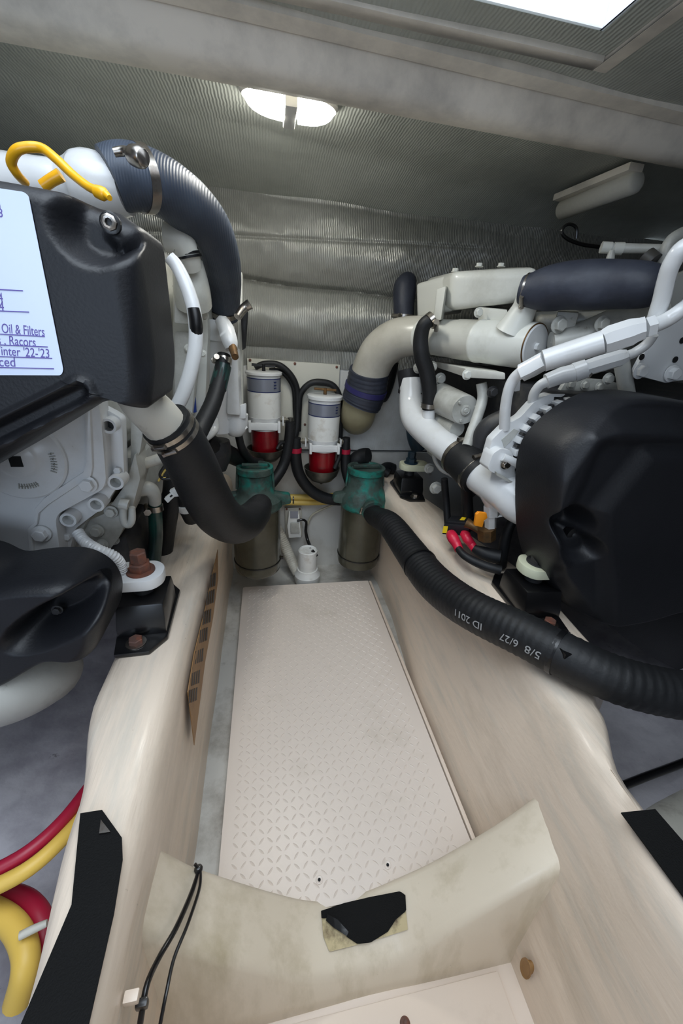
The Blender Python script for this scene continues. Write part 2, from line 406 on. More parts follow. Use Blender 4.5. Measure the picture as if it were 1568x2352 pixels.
# engine beds
def lerpt(tab, y):
    for i in range(len(tab)-1):
        if y <= tab[i+1][0]:
            t = (y-tab[i][0])/(tab[i+1][0]-tab[i][0]); t = max(0, t); t = t*t*(3-2*t); return tab[i][1]*(1-t)+tab[i+1][1]*t
    return tab[-1][1]
def bed(side):
    bm = nb(); rs = []
    for i in range(120):
        y = -1.2+3.1*i/119
        if side < 0:
            xi = lerpt([(-1.2, -.20), (.7, -.206), (1.3, -.185), (1.9, -.185)], y); xo = lerpt([(-1.2, -.275), (.19, -.282), (.40, -.31), (.62, -.355), (1.9, -.37)], y); xb = -.205; zt = .5; zo = .05; xob = xo-.03
        else:
            xi = lerpt([(-1.2, .55), (.15, .55), (.32, .58), (.52, .607), (.9, .62), (1.3, .575), (1.9, .55)], y); xo = lerpt([(-1.2, .62), (.31, .625), (.47, .70), (.57, .83), (.9, .85), (1.3, .78), (1.9, .69)], y); xb = lerpt([(-1.2, .53), (.9, .53), (1.45, .57), (1.9, .575)], y); zt = .5; zo = .1; xob = xo+.03
        sd = side; n1 = lambda z: noise.noise(Vector((y*4, z*6, sd)))*.004
        pr = [(xb+0*sd, -.16), (xb, -.03), (xb+sd*.004, .0), (xb+(xi-xb)*.3, .15), (xb+(xi-xb)*.65, .32), (xi-sd*.008, zt-.07), (xi-sd*.002, zt-.03), (xi+sd*.008, zt-.01), (xi+sd*.025, zt), ((xi+xo)/2, zt+.002), (xo-sd*.02, zt), (xo-sd*.004, zt-.012), (xo+sd*.004, zt-.035), (xob, zo+.1), (xob+sd*.01, zo-.25)]
        if y < .42:   # foreground sump walls go deeper
            pr[0] = (xb, -.16)
        rs.append([Vector((a+n1(b), y, b+n1(b+3)*.8)) for a, b in pr])
    loft(bm, rs); return bm
struct('trim_6', bed(-1), gel, 'cream moulded engine bed running beside the left engine', smooth=70)
struct('trim_7', bed(1), gel, 'cream moulded engine bed running beside the right engine', smooth=70)
# arched cross member
bk = [(340, 1935), (372, 1960), (420, 1990), (475, 2008), (580, 2042), (690, 2072), (760, 2077), (850, 2050), (985, 1990), (1100, 1925), (1190, 1868), (1245, 1826), (1290, 1790)]
fr = [(325, 2100), (352, 2140), (408, 2168), (480, 2186), (561, 2207), (640, 2228), (700, 2240), (830, 2222), (938, 2190), (1060, 2110), (1198, 2026), (1306, 1974), (1370, 1950)]
def interp(tab, x, yy):
    ps = [P(a, b, yy) for a, b in tab]
    for i in range(len(ps)-1):
        if x <= ps[i+1].x: t = max(0, (x-ps[i].x)/(ps[i+1].x-ps[i].x)); return ps[i].z*(1-t)+ps[i+1].z*t
    return ps[-1].z
YBK, YFR = .405, .303
bm = nb(); rs = []
def sm(tab, x, yy): return sum(interp(tab, x+d, yy) for d in (-.03, -.015, 0, .015, .03))/5
def archz(x):
    return sm(bk, x, YBK), sm(fr, x, YFR)
for i in range(70):
    x = -.215+.80*i/69; zb, zf = archz(x)
    rs.append([Vector((x, .45, -.1)), Vector((x, YBK+.012, zb-.03)), Vector((x, YBK+.006, zb-.008)), Vector((x, YBK-.006, zb)), Vector((x, (YBK+YFR)/2, (zb+zf)/2+.006)), Vector((x, YFR+.008, zf+.002)), Vector((x, YFR-.004, zf-.006)), Vector((x, YFR-.010, zf-.022)), Vector((x, .283, min(zf*.4-.04, zf-.04))), Vector((x, .270, -.14))])
loft(bm, rs); struct('trim_8', bm, gelarch, 'curved cream cross member joining the two engine beds', smooth=70)
# access panel in the sump floor
t = empty('floor_hatch', (.2, .05, -.1), 'pinkish beige removable floor panel at the bottom edge', 'floor panel')
bm = nb(); a, b = PZ(700, 2338, -.092), PZ(1132, 2217, -.092); y1 = a.y-.004
box(bm, ((-.17+.488)/2, y1-.25, -.096), (.658, .5, .016)); build('panel', bm, gelsmooth, t, bev=.003)
bm = nb(); p = PZ(930, 2352, -.088); lathe(bm, p, Zu, [(0, .011), (.004, .010), (.006, .005), (.003, 0)]); build('latch', bm, rust, t)
# oval drain hole
bm = nb(); q = PX(1215, 2222, .531); ov = []
rsn = []
for rr, dx in ((1, -.004), (1.0, .004-.01), (.72, -.004), (.66, .012)):
    rsn.append([Vector((q.x+dx-.004, q.y+.014*rr*math.cos(a), q.z+.03*rr*math.sin(a))) for a in [k*math.pi/12 for k in range(24)]])
loft(bm, rsn); thing('drain_fitting', bm, [brown], 'oval stained limber hole low in the right engine bed wall', 'drain')
# ------------------------------------------------------------------ tread plate
PX0, PX1, PY0, PY1 = -.128, .506, .398, 1.632
t = empty('tread_plate', (.19, 1.0, 0), 'long white diamond tread plate covering the bilge between the engine beds', 'floor plate')
bm = nb(); box(bm, ((PX0+PX1)/2, (PY0+PY1)/2, -.004), (PX1-PX0, PY1-PY0, .008))
sp = .0215; nx = int((PX1-PX0-.035)/sp); ny = int((PY1-PY0-.03)/sp)
for i in range(nx):
    for j in range(ny):
        cx_, cy_ = PX0+.028+i*sp, PY0+.02+j*sp; a = math.radians(48 if (i+j) % 2 else -42); ca, sa = math.cos(a), math.sin(a); l, w2, h = .0102, .0028, .0018
        base = [bm.verts.new((cx_+ca*u-sa*v, cy_+sa*u+ca*v, .0001)) for u, v in ((-l, 0), (-l*.5, -w2*.8), (0, -w2), (l*.5, -w2*.8), (l, 0), (l*.5, w2*.8), (0, w2), (-l*.5, w2*.8))]
        top = [bm.verts.new((cx_+ca*u, cy_+sa*u, h)) for u in (-l*.55, l*.55)]
        for k, q in ((0, (0, 1, 'a')), (1, (1, 2, 'a')),): pass
        A, B = top
        for f in ((base[0], base[1], A), (base[1], base[2], A), (base[2], B, A), (base[2], base[3], B), (base[3], base[4], B), (base[4], base[5], B), (base[5], base[6], B), (base[6], A, B), (base[6], base[7], A), (base[7], base[0], A)): bm.faces.new(f)
build('plate', bm, platem, t, smooth=30, merge=False)
bm = nb(); box(bm, (PX0-.004, (PY0+PY1)/2, -.02), (.008, PY1-PY0, .036)); build('edge_lip', bm, platem, t)
for px, py in ((733, 2021), (890, 1987)):
    p = PZ(px, py, .001); bm = nb(); lathe(bm, p, Zu, [(0, .0085), (.0015, .0085), (.002, .007), (.0005, .003)], 20); s = build('screw_hole', bm, platem, t)
    bm = nb(); lathe(bm, p+Zu*.0005, Zu, [(0, .0035), (.0012, .0035)], 14); build('hole', bm, holem, s)
# frame ledges either side of the plate
bm = nb(); box(bm, (.517, 1.03, -.012), (.012, 1.2, .024)); struct('trim_9', bm, gelsmooth, 'narrow gelcoat ledge along the right side of the tread plate', bev=.003)
# ------------------------------------------------------------------ grip strips, marks
def flat(name, pts, thick, mt_, label, cat, bev=0, up=Zu, **k):
    bm = nb(); prism(bm, pts, up*thick); return thing(name, bm, mt_, label, cat, bev=bev, **k)
Lt = [(185, 1870), (235, 1862), (280, 1925), (282, 1975), (262, 2100), (205, 2352), (190, 2420), (35, 2420), (50, 2352), (165, 2080)]
t = flat('grip_strip', [PZ(a, b, .505) for a, b in Lt], .0025, tape, 'long black anti slip strip on top of the left engine bed', 'grip tape')
bm = nb(); q = [PZ(232, 1884, .509), PZ(254, 1912, .509), PZ(228, 1916, .509)]; prism(bm, q, Zu*.002); build('lifted_corner', bm, steel, t, label='peeled shiny corner')
Rt = [(1425, 1868), (1503, 1860), (1568, 1935)]; Rt2 = [Vector((.615, .02, .505)), Vector((.565, .02, .505))]
flat('grip_strip', [PZ(a, b, .505) for a, b in Rt]+Rt2+[PZ(1568, 2062, .505)], .0025, tape, 'black anti slip strip at the right edge on the right engine bed', 'grip tape')
# pad on the arch: black rubber with torn corners in a stained recess
def onarch(px, py, lift):
    d = ray(px, py); lo, hi = .2, .6
    for _ in range(40):
        y = (lo+hi)/2; p = CAM+d*(y/d.y); zb, zf = archz(p.x); tt = (p.y-YFR)/(YBK-YFR); zs = zf+(zb-zf)*tt+.006*(1-abs(2*tt-1))+lift
        if p.z > zs: lo = y
        else: hi = y
    return p
t = empty('rubber_pad', onarch(830, 2110, .0), 'torn black rubber pad set into the cross member', 'pad')
def padmesh(poly, lift, th):
    bm = nb(); ps = resample([Vector((a, b, 0)) for a, b in poly], 90); c = sum(ps, Vector())/90; up = Vector((0, -.35, 1)).normalized()
    rs = []
    for s_2 in (1, .85, .7, .5, .3, .12): rs.append([onarch(c.x+(p.x-c.x)*s_2, c.y+(p.y-c.y)*s_2, lift)+up*th for p in ps])
    rs.insert(0, [onarch(p.x, p.y, lift) for p in ps])
    loft(bm, rs, True, False); bm.faces.new([bm.verts.new(v) for v in rs[-1]]); return bm
build('bare_patch', padmesh([(738, 2092), (790, 2078), (850, 2064), (915, 2052), (928, 2060), (936, 2135), (890, 2150), (820, 2170), (756, 2186), (742, 2150)], .003, .0015), stain, t, label='stained bare recess')
build('rubber_sheet', padmesh([(737, 2092), (790, 2074), (850, 2060), (918, 2047), (930, 2056), (932, 2092), (908, 2112), (890, 2140), (850, 2165), (820, 2168), (796, 2152), (785, 2130), (750, 2108), (738, 2110)], .006, .003), tape, t)
build('peeled_edge', padmesh([(752, 2100), (775, 2112), (800, 2140), (796, 2150), (765, 2130), (748, 2114)], .0105, .002), blackm, t)
# brown tape on the left bed wall
bm = nb(); X0 = -.2
poly = [(499, 1262), (500, 1330), (488, 1420), (470, 1520), (445, 1712), (430, 1590), (445, 1500), (470, 1400)]
def bedw(px, py, dx=.006):
    p = PX(px, py, -.2); 
    for _ in range(4):
        xi = lerpt([(-1.2, -.20), (.7, -.206), (1.3, -.185), (1.9, -.185)], p.y); tz = max(0, min(1, p.z/.43)); p = PX(px, py, -.205+(xi+.205+.008)*tz+dx)
    return p
t = empty('wood_grain_label', bedw(470, 1450), 'long pointed brown label with dark hatched print on left engine bed wall', 'label')
prism(bm, [bedw(a, b) for a, b in poly], Xu*.0015); build('backing', bm, brown, t)
bm = nb()
for (cx0, cy0) in ((490, 1335), (482, 1375), (474, 1420), (466, 1462), (456, 1510), (448, 1560), (442, 1600)):
    for k in range(4):
        ax_, ay_ = cx0-9+k*5, cy0+16-k*2
        if k*5-9+cx0 > 494: continue
        prism(bm, [bedw(ax_, ay_, .0085), bedw(ax_+3, ay_-2, .0085), bedw(ax_+5, ay_-32, .0085), bedw(ax_+2, ay_-30, .0085)], Xu*.0006)
build('print', bm, inkb, t)
# ------------------------------------------------------------------ ceiling lamp
lc = PZ(666, 222, 1.694)
t = empty('ceiling_lamp', lc, 'lit twin lens dome lamp on the ceiling', 'lamp')
bm = nb(); ry, rx = .062, .118
def lc_(a, b, z): return Vector((lc.x+a+.12*b, lc.y+b+.06*a, z))
rsn = []
for f, z in ((1, 1.70), (1.02, 1.688), (.97, 1.681)):
    rsn.append([lc_(rx*f*math.cos(a), ry*f*math.sin(a), z) for a in [k*math.pi/24 for k in range(48)]])
loft(bm, rsn); build('base', bm, lampw, t)
for sd in (-1, 1):
    bm = nb(); rsn = []
    for j in range(7):
        f = math.cos(j/6*math.pi/2*.93); z = 1.683-.03*math.sin(j/6*math.pi/2)
        ring = []
        for k in range(25):
            a = -math.pi/2+math.pi*k/24; x = .018+(rx*.93-.018)*math.cos(a)*(.3+.7*f); ring.append(lc_(sd*x, ry*.9*math.sin(a)*f, z))
        rsn.append(ring)
    loft(bm, rsn); build('lens', bm, lens, t, smooth=80)
bm = nb(); box(bm, (lc.x, lc.y, 1.671), (.030, .125, .036)); build('centre_bar', bm, lampw, t, bev=.005)
# fluorescent style tube at right on the ceiling
a, b = PZ(1288, 484, 1.64), PZ(1466, 415, 1.645)
t = empty('tube_light', (a+b)/2+Zu*.03, 'unlit white tube shaped light under the ceiling at right', 'light')
bm = nb(); ax = (b-a); L_ = ax.length; r = .03; lathe(bm, a, ax, [(0, 0), (.002, r*.7), (.01, r), (L_-.01, r), (L_-.002, r*.7), (L_, 0)]); build('tube', bm, foamw, t, smooth=60)
bm = nb(); box(bm, (a+b)/2+Zu*.032+Vector((-.02, .0, 0)), (.05, L_*1.0, .02), Matrix.Rotation(math.atan2(-(b-a).x, (b-a).y), 3, 'Z')); build('backing', bm, beamm, t, bev=.003)
# hanging hook wire
bm = nb(); tube(bm, pt([(1384, 568, 1.3, 4), (1340, 562, 1.3, 4), (1305, 550, 1.3, 4), (1290, 535, 1.3, 3.5), (1296, 520, 1.3, 3.5), (1310, 515, 1.3, 3.5), (1323, 524, 1.3, 3.5), (1323, 548, 1.3, 3.5)]), 8)
thing('dipstick_wire', bm, blackm, 'bent black dipstick wire loop above the right engine', 'dipstick')
# ------------------------------------------------------------------ mounting board and fuel filters
t = empty('mounting_board', (.13, 1.885, .82), 'cream mounting board behind the two fuel filters', 'board')
bm = nb(); c4 = [P(568, 823, 1.885), P(782, 838, 1.885), P(778, 1010, 1.885), P(572, 1012, 1.885)]
c4[1].x = c4[2].x = .335; c4[0].x = c4[3].x = -.085
prism(bm, c4, Yu*.015); build('panel', bm, brd, t, bev=.002)
for px, py in ((574, 827), (677, 835), (773, 843), (700, 975)):
    bm = nb(); lathe(bm, P(px, py, 1.884), -Yu, [(0, .006), (.002, .006), (.003, .004)], 12); build('screw', bm, rust, t)
def fuel_filter(px, yy, cap0, lab0, lab1, br0, br1, red1, bow1, rcap, label, tr, sides):
    q = P(px, (br0+lab1)/2, yy); x = q.x
    Zp = lambda py: P(px, py, yy).z
    t = empty('fuel_filter', (x, yy, Zp(bow1)), label, 'fuel filter', 'fuel filters on the far bulkhead')
    S = M(1, q); R0 = rcap*S; o = Vector((x, yy, 0))
    def L(z0, prof, nm, mt_, par=t, seg=36, **k):
        bm = nb(); lathe(bm, Vector((x, yy, z0)), Zu, prof, seg); return build(nm, bm, mt_, par, **k)
    hc = Zp(cap0)-Zp(lab0); zc = Zp(lab0)
    L(zc, [(0, R0*.95), (hc*.35, R0*.96), (hc*.38, R0*1.04), (hc*.85, R0*1.04), (hc*.97, R0*.98), (hc, R0*.3)], 'cap', engw)
    zb = Zp(br0); L(zb, [(0, R0*.93), (0.02, R0*.95), (zc-zb, R0*.95)], 'canister', pumpw)
    z1, z0 = Zp(lab0+3), Zp(lab1)
    L(z0, [(0, R0*.957), (z1-z0, R0*.957)], 'label', foilab)
    l2 = L(z0-.0015, [(0, R0*.96), (.004, R0*.96)], 'label_border', navy); L(z1-.003, [(0, R0*.96), (.004, R0*.96)], 'label_border', navy)
    bm = nb()
    for k in range(3): box(bm, (x+R0*.62, yy-R0*.74-.001, z0+.018+.012*k), (.012, .002, .004), Matrix.Rotation(.7, 3, 'Z'))
    build('label_print', bm, navy, t)
    zr = Zp(br1); zm = Zp(br0)
    hb = zm-zr
    bm = nb(); lathe(bm, Vector((x, yy, zr)), Zu, [(0, R0*.86), (hb*.2, R0*.9), (hb*.9, R0*.93), (hb, R0*.95)], 36); build('collar', bm, engw, t)
    bm = nb(); box(bm, (x-R0*.02, yy-R0*.86, zr+hb*.42), (R0*1.75, .012, hb*.55)); box(bm, (x-R0*.85, yy-R0*.86, zr+hb*.42), (.012, .03, hb*.86)); box(bm, (x+R0*.82, yy-R0*.86, zr+hb*.42), (.012, .03, hb*.86)); build('bracket', bm, engw, t, bev=.003)
    bm = nb(); box(bm, (x, yy+R0*1.0, zr+hb*.4), (R0*1.4, .045, hb)); build('mounting_foot', bm, engw, t, bev=.003)
    zq = Zp(red1); L(zq, [(0, R0*.78), (.01, R0*.82), ((zr-zq)*.5, R0*.83), (zr-zq, R0*.86)], 'bowl', redm)
    zz = Zp(bow1); hh = Zp(red1-9)-zz
    L(zz, [(0, 0), (.001, R0*.3), (hh*.2, R0*.7), (hh*.55, R0*1.0), (hh*.9, R0*1.1), (hh, R0*1.13), (hh, R0*1.08), (hh*.6, R0*.95), (hh*.3, R0*.7), (hh*.3, 0)], 'heat_bowl', bowlm)
    bm = nb(); lathe(bm, Vector((x, yy, zz+.004)), -Zu, [(0, .009), (.01, .009), (.014, .005)], 10); build('drain_plug', bm, blackm, t)
    bm = nb(); zt = Zp(cap0); cyl(bm, Vector((x, yy, zt-.004)), Vector((x, yy, zt+.028)), .008, 12)
    cyl(bm, Vector((x-.05, yy, zt+.024)), Vector((x+.05, yy, zt+.02)), .0055, 10); build('tee_handle', bm, tr, t)
    for sd in sides:
        bm = nb(); zf = zr+hb*.7; a = Vector((x+sd*R0*.9, yy, zf)); b = Vector((x+sd*(R0+.040), yy, zf)); cyl(bm, a, b, .011, 6); lathe(bm, a+Xu*sd*.018, Xu*sd, [(0, .016), (.010, .016)], 6)
        cyl(bm, b+Zu*.012, b-Zu*.032, .013, 14); build('elbow_fitting', bm, bowlm, t)
        bm = nb(); box(bm, (x+sd*R0*1.08, yy, zf-.004), (.007, .04, .036)); build('flange', bm, engw, t, bev=.002)
    return t
fuel_filter(607, 1.80, 852, 863, 896, 955, 984, 1037, 1062, 39, 'left and higher fuel filter canister with red bowl and black handle', blackm, (1,))
fuel_filter(743, 1.80, 906, 920, 951, 1006, 1032, 1082, 1107, 38, 'right and lower fuel filter canister with red bowl and brass handle', brass, (-1, 1))
# fuel hoses
def hose(name, lst, mt_, label, cat='hose', group=None, seg=14, **k):
    bm = nb(); tube(bm, pt(lst), seg, **k); return thing(name, bm, mt_, label, cat, group, smooth=60)
gf = 'black fuel hoses around the filters'
hose('fuel_hose', [(666, 968, 1.79, 11), (664, 1010, 1.79, 12), (652, 1065, 1.78, 12), (628, 1105, 1.74, 12), (600, 1135, 1.7, 12)], rubber, 'black fuel hose curving down from the left fuel filter elbow to left strainer', 'hose', gf)
t = hose('fuel_hose', [(680, 1005, 1.8, 11), (679, 1050, 1.8, 13), (687, 1090, 1.8, 13), (712, 1125, 1.8, 13), (750, 1145, 1.8, 13), (800, 1150, 1.8, 12)], rubber, 'black fuel hose curving under the right fuel filter towards the right strainer', 'hose', gf)
def band(parent, a, b, r, mt_, nm='band'):
    bm = nb(); cyl(bm, a, b, r, 16); return build(nm, bm, mt_, parent)
p = P(679, 1033, 1.8); band(t, p+Zu*.010, p-Zu*.012, M(13.8, p), redhose, 'red_band')
t = hose('fuel_hose', [(795, 1005, 1.8, 9), (793, 1040, 1.8, 11), (794, 1080, 1.79, 11), (803, 1110, 1.78, 11), (815, 1140, 1.78, 11)], rubber, 'short black fuel hose hanging at the right side of the right fuel filter', 'hose', gf)
p = P(793, 1036, 1.8); band(t, p+Zu*.011, p-Zu*.011, M(12, p), redhose, 'red_band')
hose('fuel_hose', [(585, 845, 1.84, 6), (606, 836, 1.84, 7), (640, 838, 1.84, 7), (668, 862, 1.84, 7), (682, 895, 1.85, 7), (683, 940, 1.85, 8), (682, 975, 1.84, 8), (676, 1005, 1.83, 8)], rubber, 'black hose arching over the left fuel filter', 'hose', gf)
hose('fuel_hose', [(618, 850, 1.86, 5), (650, 856, 1.86, 6), (674, 890, 1.86, 6), (679, 940, 1.86, 7), (681, 968, 1.86, 7)], rubber, 'thinner black hose running just under the hose arching over the left filter', 'hose', gf)
hose('fuel_hose', [(684, 990, 1.85, 7), (686, 940, 1.85, 7), (690, 905, 1.85, 7), (710, 882, 1.85, 7), (735, 878, 1.85, 8), (765, 886, 1.85, 7), (780, 915, 1.85, 7), (781, 960, 1.85, 6), (781, 1010, 1.85, 6)], rubber, 'black hose arching over the right fuel filter', 'hose', gf)
hose('drain_tube', [(780, 1030, 1.78, 5), (778, 1052, 1.75, 5), (768, 1076, 1.74, 5)], rubber, 'thin black drain tube dipping into the right filter bowl', 'tube')
hose('drain_tube', [(662, 1016, 1.80, 4), (645, 1018, 1.77, 4), (636, 1032, 1.75, 4)], rubber, 'thin black drain tube dipping into the left filter bowl', 'tube')
# yellow cable pair
for dz, lb in ((0, 'upper yellow cable of the pair tied along the far bulkhead'), (12, 'lower yellow cable of the pair tied along the far bulkhead')):
    hose('yellow_cable', [(600, 1140+dz, 1.87, 7), (680, 1142+dz, 1.87, 7), (740, 1141+dz, 1.87, 7), (800, 1135+dz, 1.87, 7)], yelcab, lb, 'cable', 'yellow cables on the far bulkhead', n=3)
for px, lb in ((673, 'black tie around the yellow cables above the junction box'), (762, 'black tie around the yellow cables beside the right strainer')):
    bm = nb(); p = P(px, 1147, 1.868); lathe(bm, p-Xu*.003, Xu, [(0, .024), (.006, .024)], 14)
    thing('cable_tie', bm, blackm, lb, 'cable tie')
# ------------------------------------------------------------------ strainers
def strainer(px, yy, top, neck1, brz1, bot, rn, rc, label, face):
    q = P(px, brz1, yy); x = q.x; S = M(1, q); Zp = lambda py: P(px, py, yy).z
    zb, z1, z2, z3 = Zp(bot), Zp(brz1), Zp(neck1), Zp(top)
    t = empty('sea_strainer', (x, yy, zb), label, 'strainer', 'raw water strainers at the far end')
    bm = nb(); R0 = rc*S
    lathe(bm, Vector((x, yy, zb)), Zu, [(0, R0*.90), (.008, R0*.97), (.03, R0), (z1-zb, R0*1.0)], 40); build('bowl', bm, canm, t)
    bm = nb(); zz = zb+.055; lathe(bm, Vector((x, yy, zz)), Zu, [(0, R0*1.0), (0, R0*1.03), (.005, R0*1.03), (.005, R0)], 40); box(bm, (x+R0*1.03, yy-.01, zz+.003), (.018, .012, .012)); build('cable_tie', bm, blackm, t)
    rN = rn*S
    bm = nb(); lathe(bm, Vector((x, yy, z1-.005)), Zu, [(0, R0*1.02), (.012, R0*1.10), ((z2-z1)*.5, R0*1.08), ((z2-z1)*.8, rN*1.15), (z2-z1+.01, rN), (z3-z1-.03, rN*.97), (z3-z1-.025, rN*1.07), (z3-z1, rN*1.07), (z3-z1+.002, rN*.9), (z3-z1-.012, rN*.86), (z3-z1-.012, 0)], 40)
    build('body', bm, verd, t)
    for sd in (-1, 1):
        bm = nb(); c = Vector((x+sd*R0*1.12, yy-.01, z1+(z2-z1)*.45)); rg = roundpoly([c+Vector((-.045*sd, 0, .028)), c+Vector((.03*sd, 0, .018)), c+Vector((.036*sd, 0, -.022)), c+Vector((-.045*sd, 0, -.036))], .014); prism(bm, [g_+Vector((0, -.022, 0)) for g_ in rg], Yu*.044); build('ear', bm, verd, t, bev=.006)
    # wing bolts and cap cross bar
    bm = nb()
    for sd in (-1, 1): cyl(bm, Vector((x+sd*rN*1.1, yy, z2-.01)), Vector((x+sd*rN*1.0, yy, z3-.01)), .006, 10)
    box(bm, (x, yy, z3+.001), (rN*1.5, .014, .010)); build('cross_bar', bm, verd, t, bev=.002)
    ax = face.normalized(); bm = nb(); st = Vector((x, yy, (z1+z2)/2+.004))+ax*R0*.8
    lathe(bm, st, ax, [(0, .045), (.02, .046), (.03, .052), (.045, .052), (.047, .04)], 30); build('inlet_neck', bm, verd, t)
    return t, st, ax
sL, stL, axL = strainer(588, 1.60, 1068, 1118, 1160, 1304, 37, 55, 'left sea strainer with green bronze head and smoked bowl', Vector((.10, -1, -.12)))
sR, stR, axR = strainer(833, 1.72, 1070, 1112, 1158, 1288, 39, 50, 'right sea strainer with green bronze head and smoked bowl', Vector((.12, -1, -.28)))
# ------------------------------------------------------------------ bilge pump, switch box
q = P(705, 1330, 1.72); S = M(1, q)
t = empty('bilge_pump', (q.x, 1.72, q.z), 'white round bilge pump behind the tread plate', 'pump')
z0 = q.z-.01
bm = nb(); lathe(bm, Vector((q.x, 1.72, z0)), Zu, [(0, 27*S), (.02, 29*S), (.045, 29*S), (.05, 27*S), (.06, 26*S), (.065, 24*S), (.08, 23*S)], 30); build('base', bm, pumpw, t)
bm = nb(); zt = P(705, 1262, 1.72).z; lathe(bm, Vector((q.x, 1.72, z0+.075)), Zu, [(0, 20*S), (.03, 21*S), (zt-z0-.08, 21*S), (zt-z0-.075, 19*S), (zt-z0-.082, 17*S), (zt-z0-.082, 0)], 30); build('motor', bm, pumpw, t)
bm = nb(); cyl(bm, Vector((q.x+.02, 1.71, zt)), Vector((q.x+.045, 1.70, zt-.03)), .008, 10); build('cable_gland', bm, blackm, t)
hose('pump_discharge_hose', [(683, 1318, 1.75, 11), (670, 1290, 1.8, 12), (655, 1255, 1.85, 12), (640, 1220, 1.87, 11), (628, 1195, 1.88, 10)], pipew, 'dirty white discharge hose rising left from the bilge pump', 'hose', rib=(.012, .0012))
q = P(673, 1198, 1.88)
t = empty('switch_box', q, 'small grey and white junction box above the bilge pump', 'switch')
bm = nb(); prism(bm, [P(a, b, 1.90) for a, b in ((654, 1166), (692, 1164), (694, 1230), (656, 1232))], -Yu*.008); build('back_plate', bm, pipew, t, bev=.002)
bm = nb(); prism(bm, [P(a, b, 1.89) for a, b in ((662, 1172), (686, 1172), (690, 1224), (662, 1226), (658, 1200))], -Yu*.05); build('body', bm, pumpw, t, bev=.005)
bm = nb(); prism(bm, [P(a, b, 1.838) for a, b in ((666, 1174), (684, 1174), (684, 1190), (666, 1190))], -Yu*.002); build('label', bm, foilab, t, label='grey printed label')
bm = nb(); prism(bm, [P(a, b, 1.838) for a, b in ((667, 1200), (686, 1200), (688, 1222), (667, 1222))], -Yu*.012); build('terminal', bm, engd, t, bev=.003)
for a, b in ((658, 1169), (688, 1169)):
    bm = nb(); lathe(bm, P(a, b, 1.891), -Yu, [(0, .006), (.003, .006)], 10); build('screw', bm, rust, t)
hose('pump_wire', [(682, 1196, 1.84, 3), (695, 1194, 1.84, 3), (703, 1200, 1.85, 3), (702, 1220, 1.86, 3.5), (706, 1240, 1.85, 4), (712, 1255, 1.8, 4), (712, 1262, 1.74, 4)], blackm, 'black wire linking the junction box and the bilge pump', 'wire', seg=8)
hose('pump_wire', [(706, 1205, 1.88, 2.5), (715, 1185, 1.88, 2.5), (735, 1172, 1.88, 2.5), (765, 1160, 1.88, 2.5), (785, 1155, 1.88, 2.5)], wirew, 'pale wire climbing right from the bilge pump to the fuel hose', 'wire', seg=8)
# ================================================================== engines
def proj(p):
    d = p-CAM; v = Vector((d.dot(Vector((xw.x, yw.x, zw.x))), d.dot(down), d.dot(FWD))); return CX+F*v.x/v.z, CY+F*v.y/v.z
def xz(px, py, y): p = P(px, py, y); return (p.x, p.z)
def hexa(bm, q, dz=None):
    """q: 8 corners as Vector: near ring 4 then far ring 4"""
    v = [bm.verts.new(p) for p in q]
    for f in ((0, 1, 2, 3), (7, 6, 5, 4), (0, 4, 5, 1), (1, 5, 6, 2), (2, 6, 7, 3), (3, 7, 4, 0)): bm.faces.new([v[i] for i in f])
    return bm
def pp(lst, y): return [P(a, b, y) for a, b in lst]
def plate(name, lst, y, th, mt_, par, bev=.004, r=0, **k):
    bm = nb(); ring = pp(lst, y)
    if r: ring = roundpoly(ring, r)
    prism(bm, ring, Yu*th); return build(name, bm, mt_, par, bev=bev, **k)
def pipe(name, lst, mt_, par, seg=18, **k):
    lb = k.pop('label', None); bm = nb(); tube(bm, pt(lst), seg, **k); return build(name, bm, mt_, par, smooth=60, label=lb)
def bolt(par, px, py, y, rp, mt_=None, ax=None, nm='bolt', washer=True):
    p = P(px, py, y); bm = nb(); hexbolt(bm, p, ax or -Yu, M(rp, p), washer=washer); return build(nm, bm, mt_ or engw, par)
def cylpart(name, a, b, mt_, par, seg=32, prof=None, **k):
    """a,b: (px,py,y,rpx)"""
    pa, pb = P(*a[:3]), P(*b[:3]); ra, rb = M(a[3], pa), M(b[3], pb); L_ = (pb-pa).length; bm = nb()
    lathe(bm, pa, pb-pa, [(0, ra*.94), (min(.006, L_*.1), ra), (L_-min(.006, L_*.1), rb), (L_, rb*.94)] if not prof else [(d*L_, ra*(1-d)*f+rb*d*f) for d, f in prof], seg); return build(name, bm, mt_, par, smooth=50, **k)
# ------------------------------------------------------------------ LEFT ENGINE
LE = empty('marine_engine', (-.72, 1.2, .35), 'left white marine diesel engine with a black front cover', 'engine')
YF, YK = .62, .80
out = [xz(-760, 280, YF), xz(-300, 350, YF), xz(0, 402, YF), xz(120, 425, YF), xz(230, 452, YF), xz(300, 482, YF)]
out += [xz(402, 560, YK), xz(403, 700, YK), xz(403, 830, YK), xz(378, 905, YK)]
out += [xz(288, 932, YF), xz(240, 925, YF), xz(175, 948, YF), xz(0, 1058, YF), xz(-300, 1230, YF), xz(-760, 1300, YF)]
xr = -.162
out = [(min(a, xr), b) for a, b in out]; out[5] = (xr-.02, out[5][1]); out[9] = (xr-.015, out[9][1]); out[10] = (out[10][0], out[10][1])
def segd(p, a, b):
    ax_, ay_ = a; bx_, by_ = b; dx, dy = bx_-ax_, by_-ay_; t = max(0, min(1, ((p[0]-ax_)*dx+(p[1]-ay_)*dy)/(dx*dx+dy*dy))); return math.hypot(p[0]-ax_-t*dx, p[1]-ay_-t*dy)
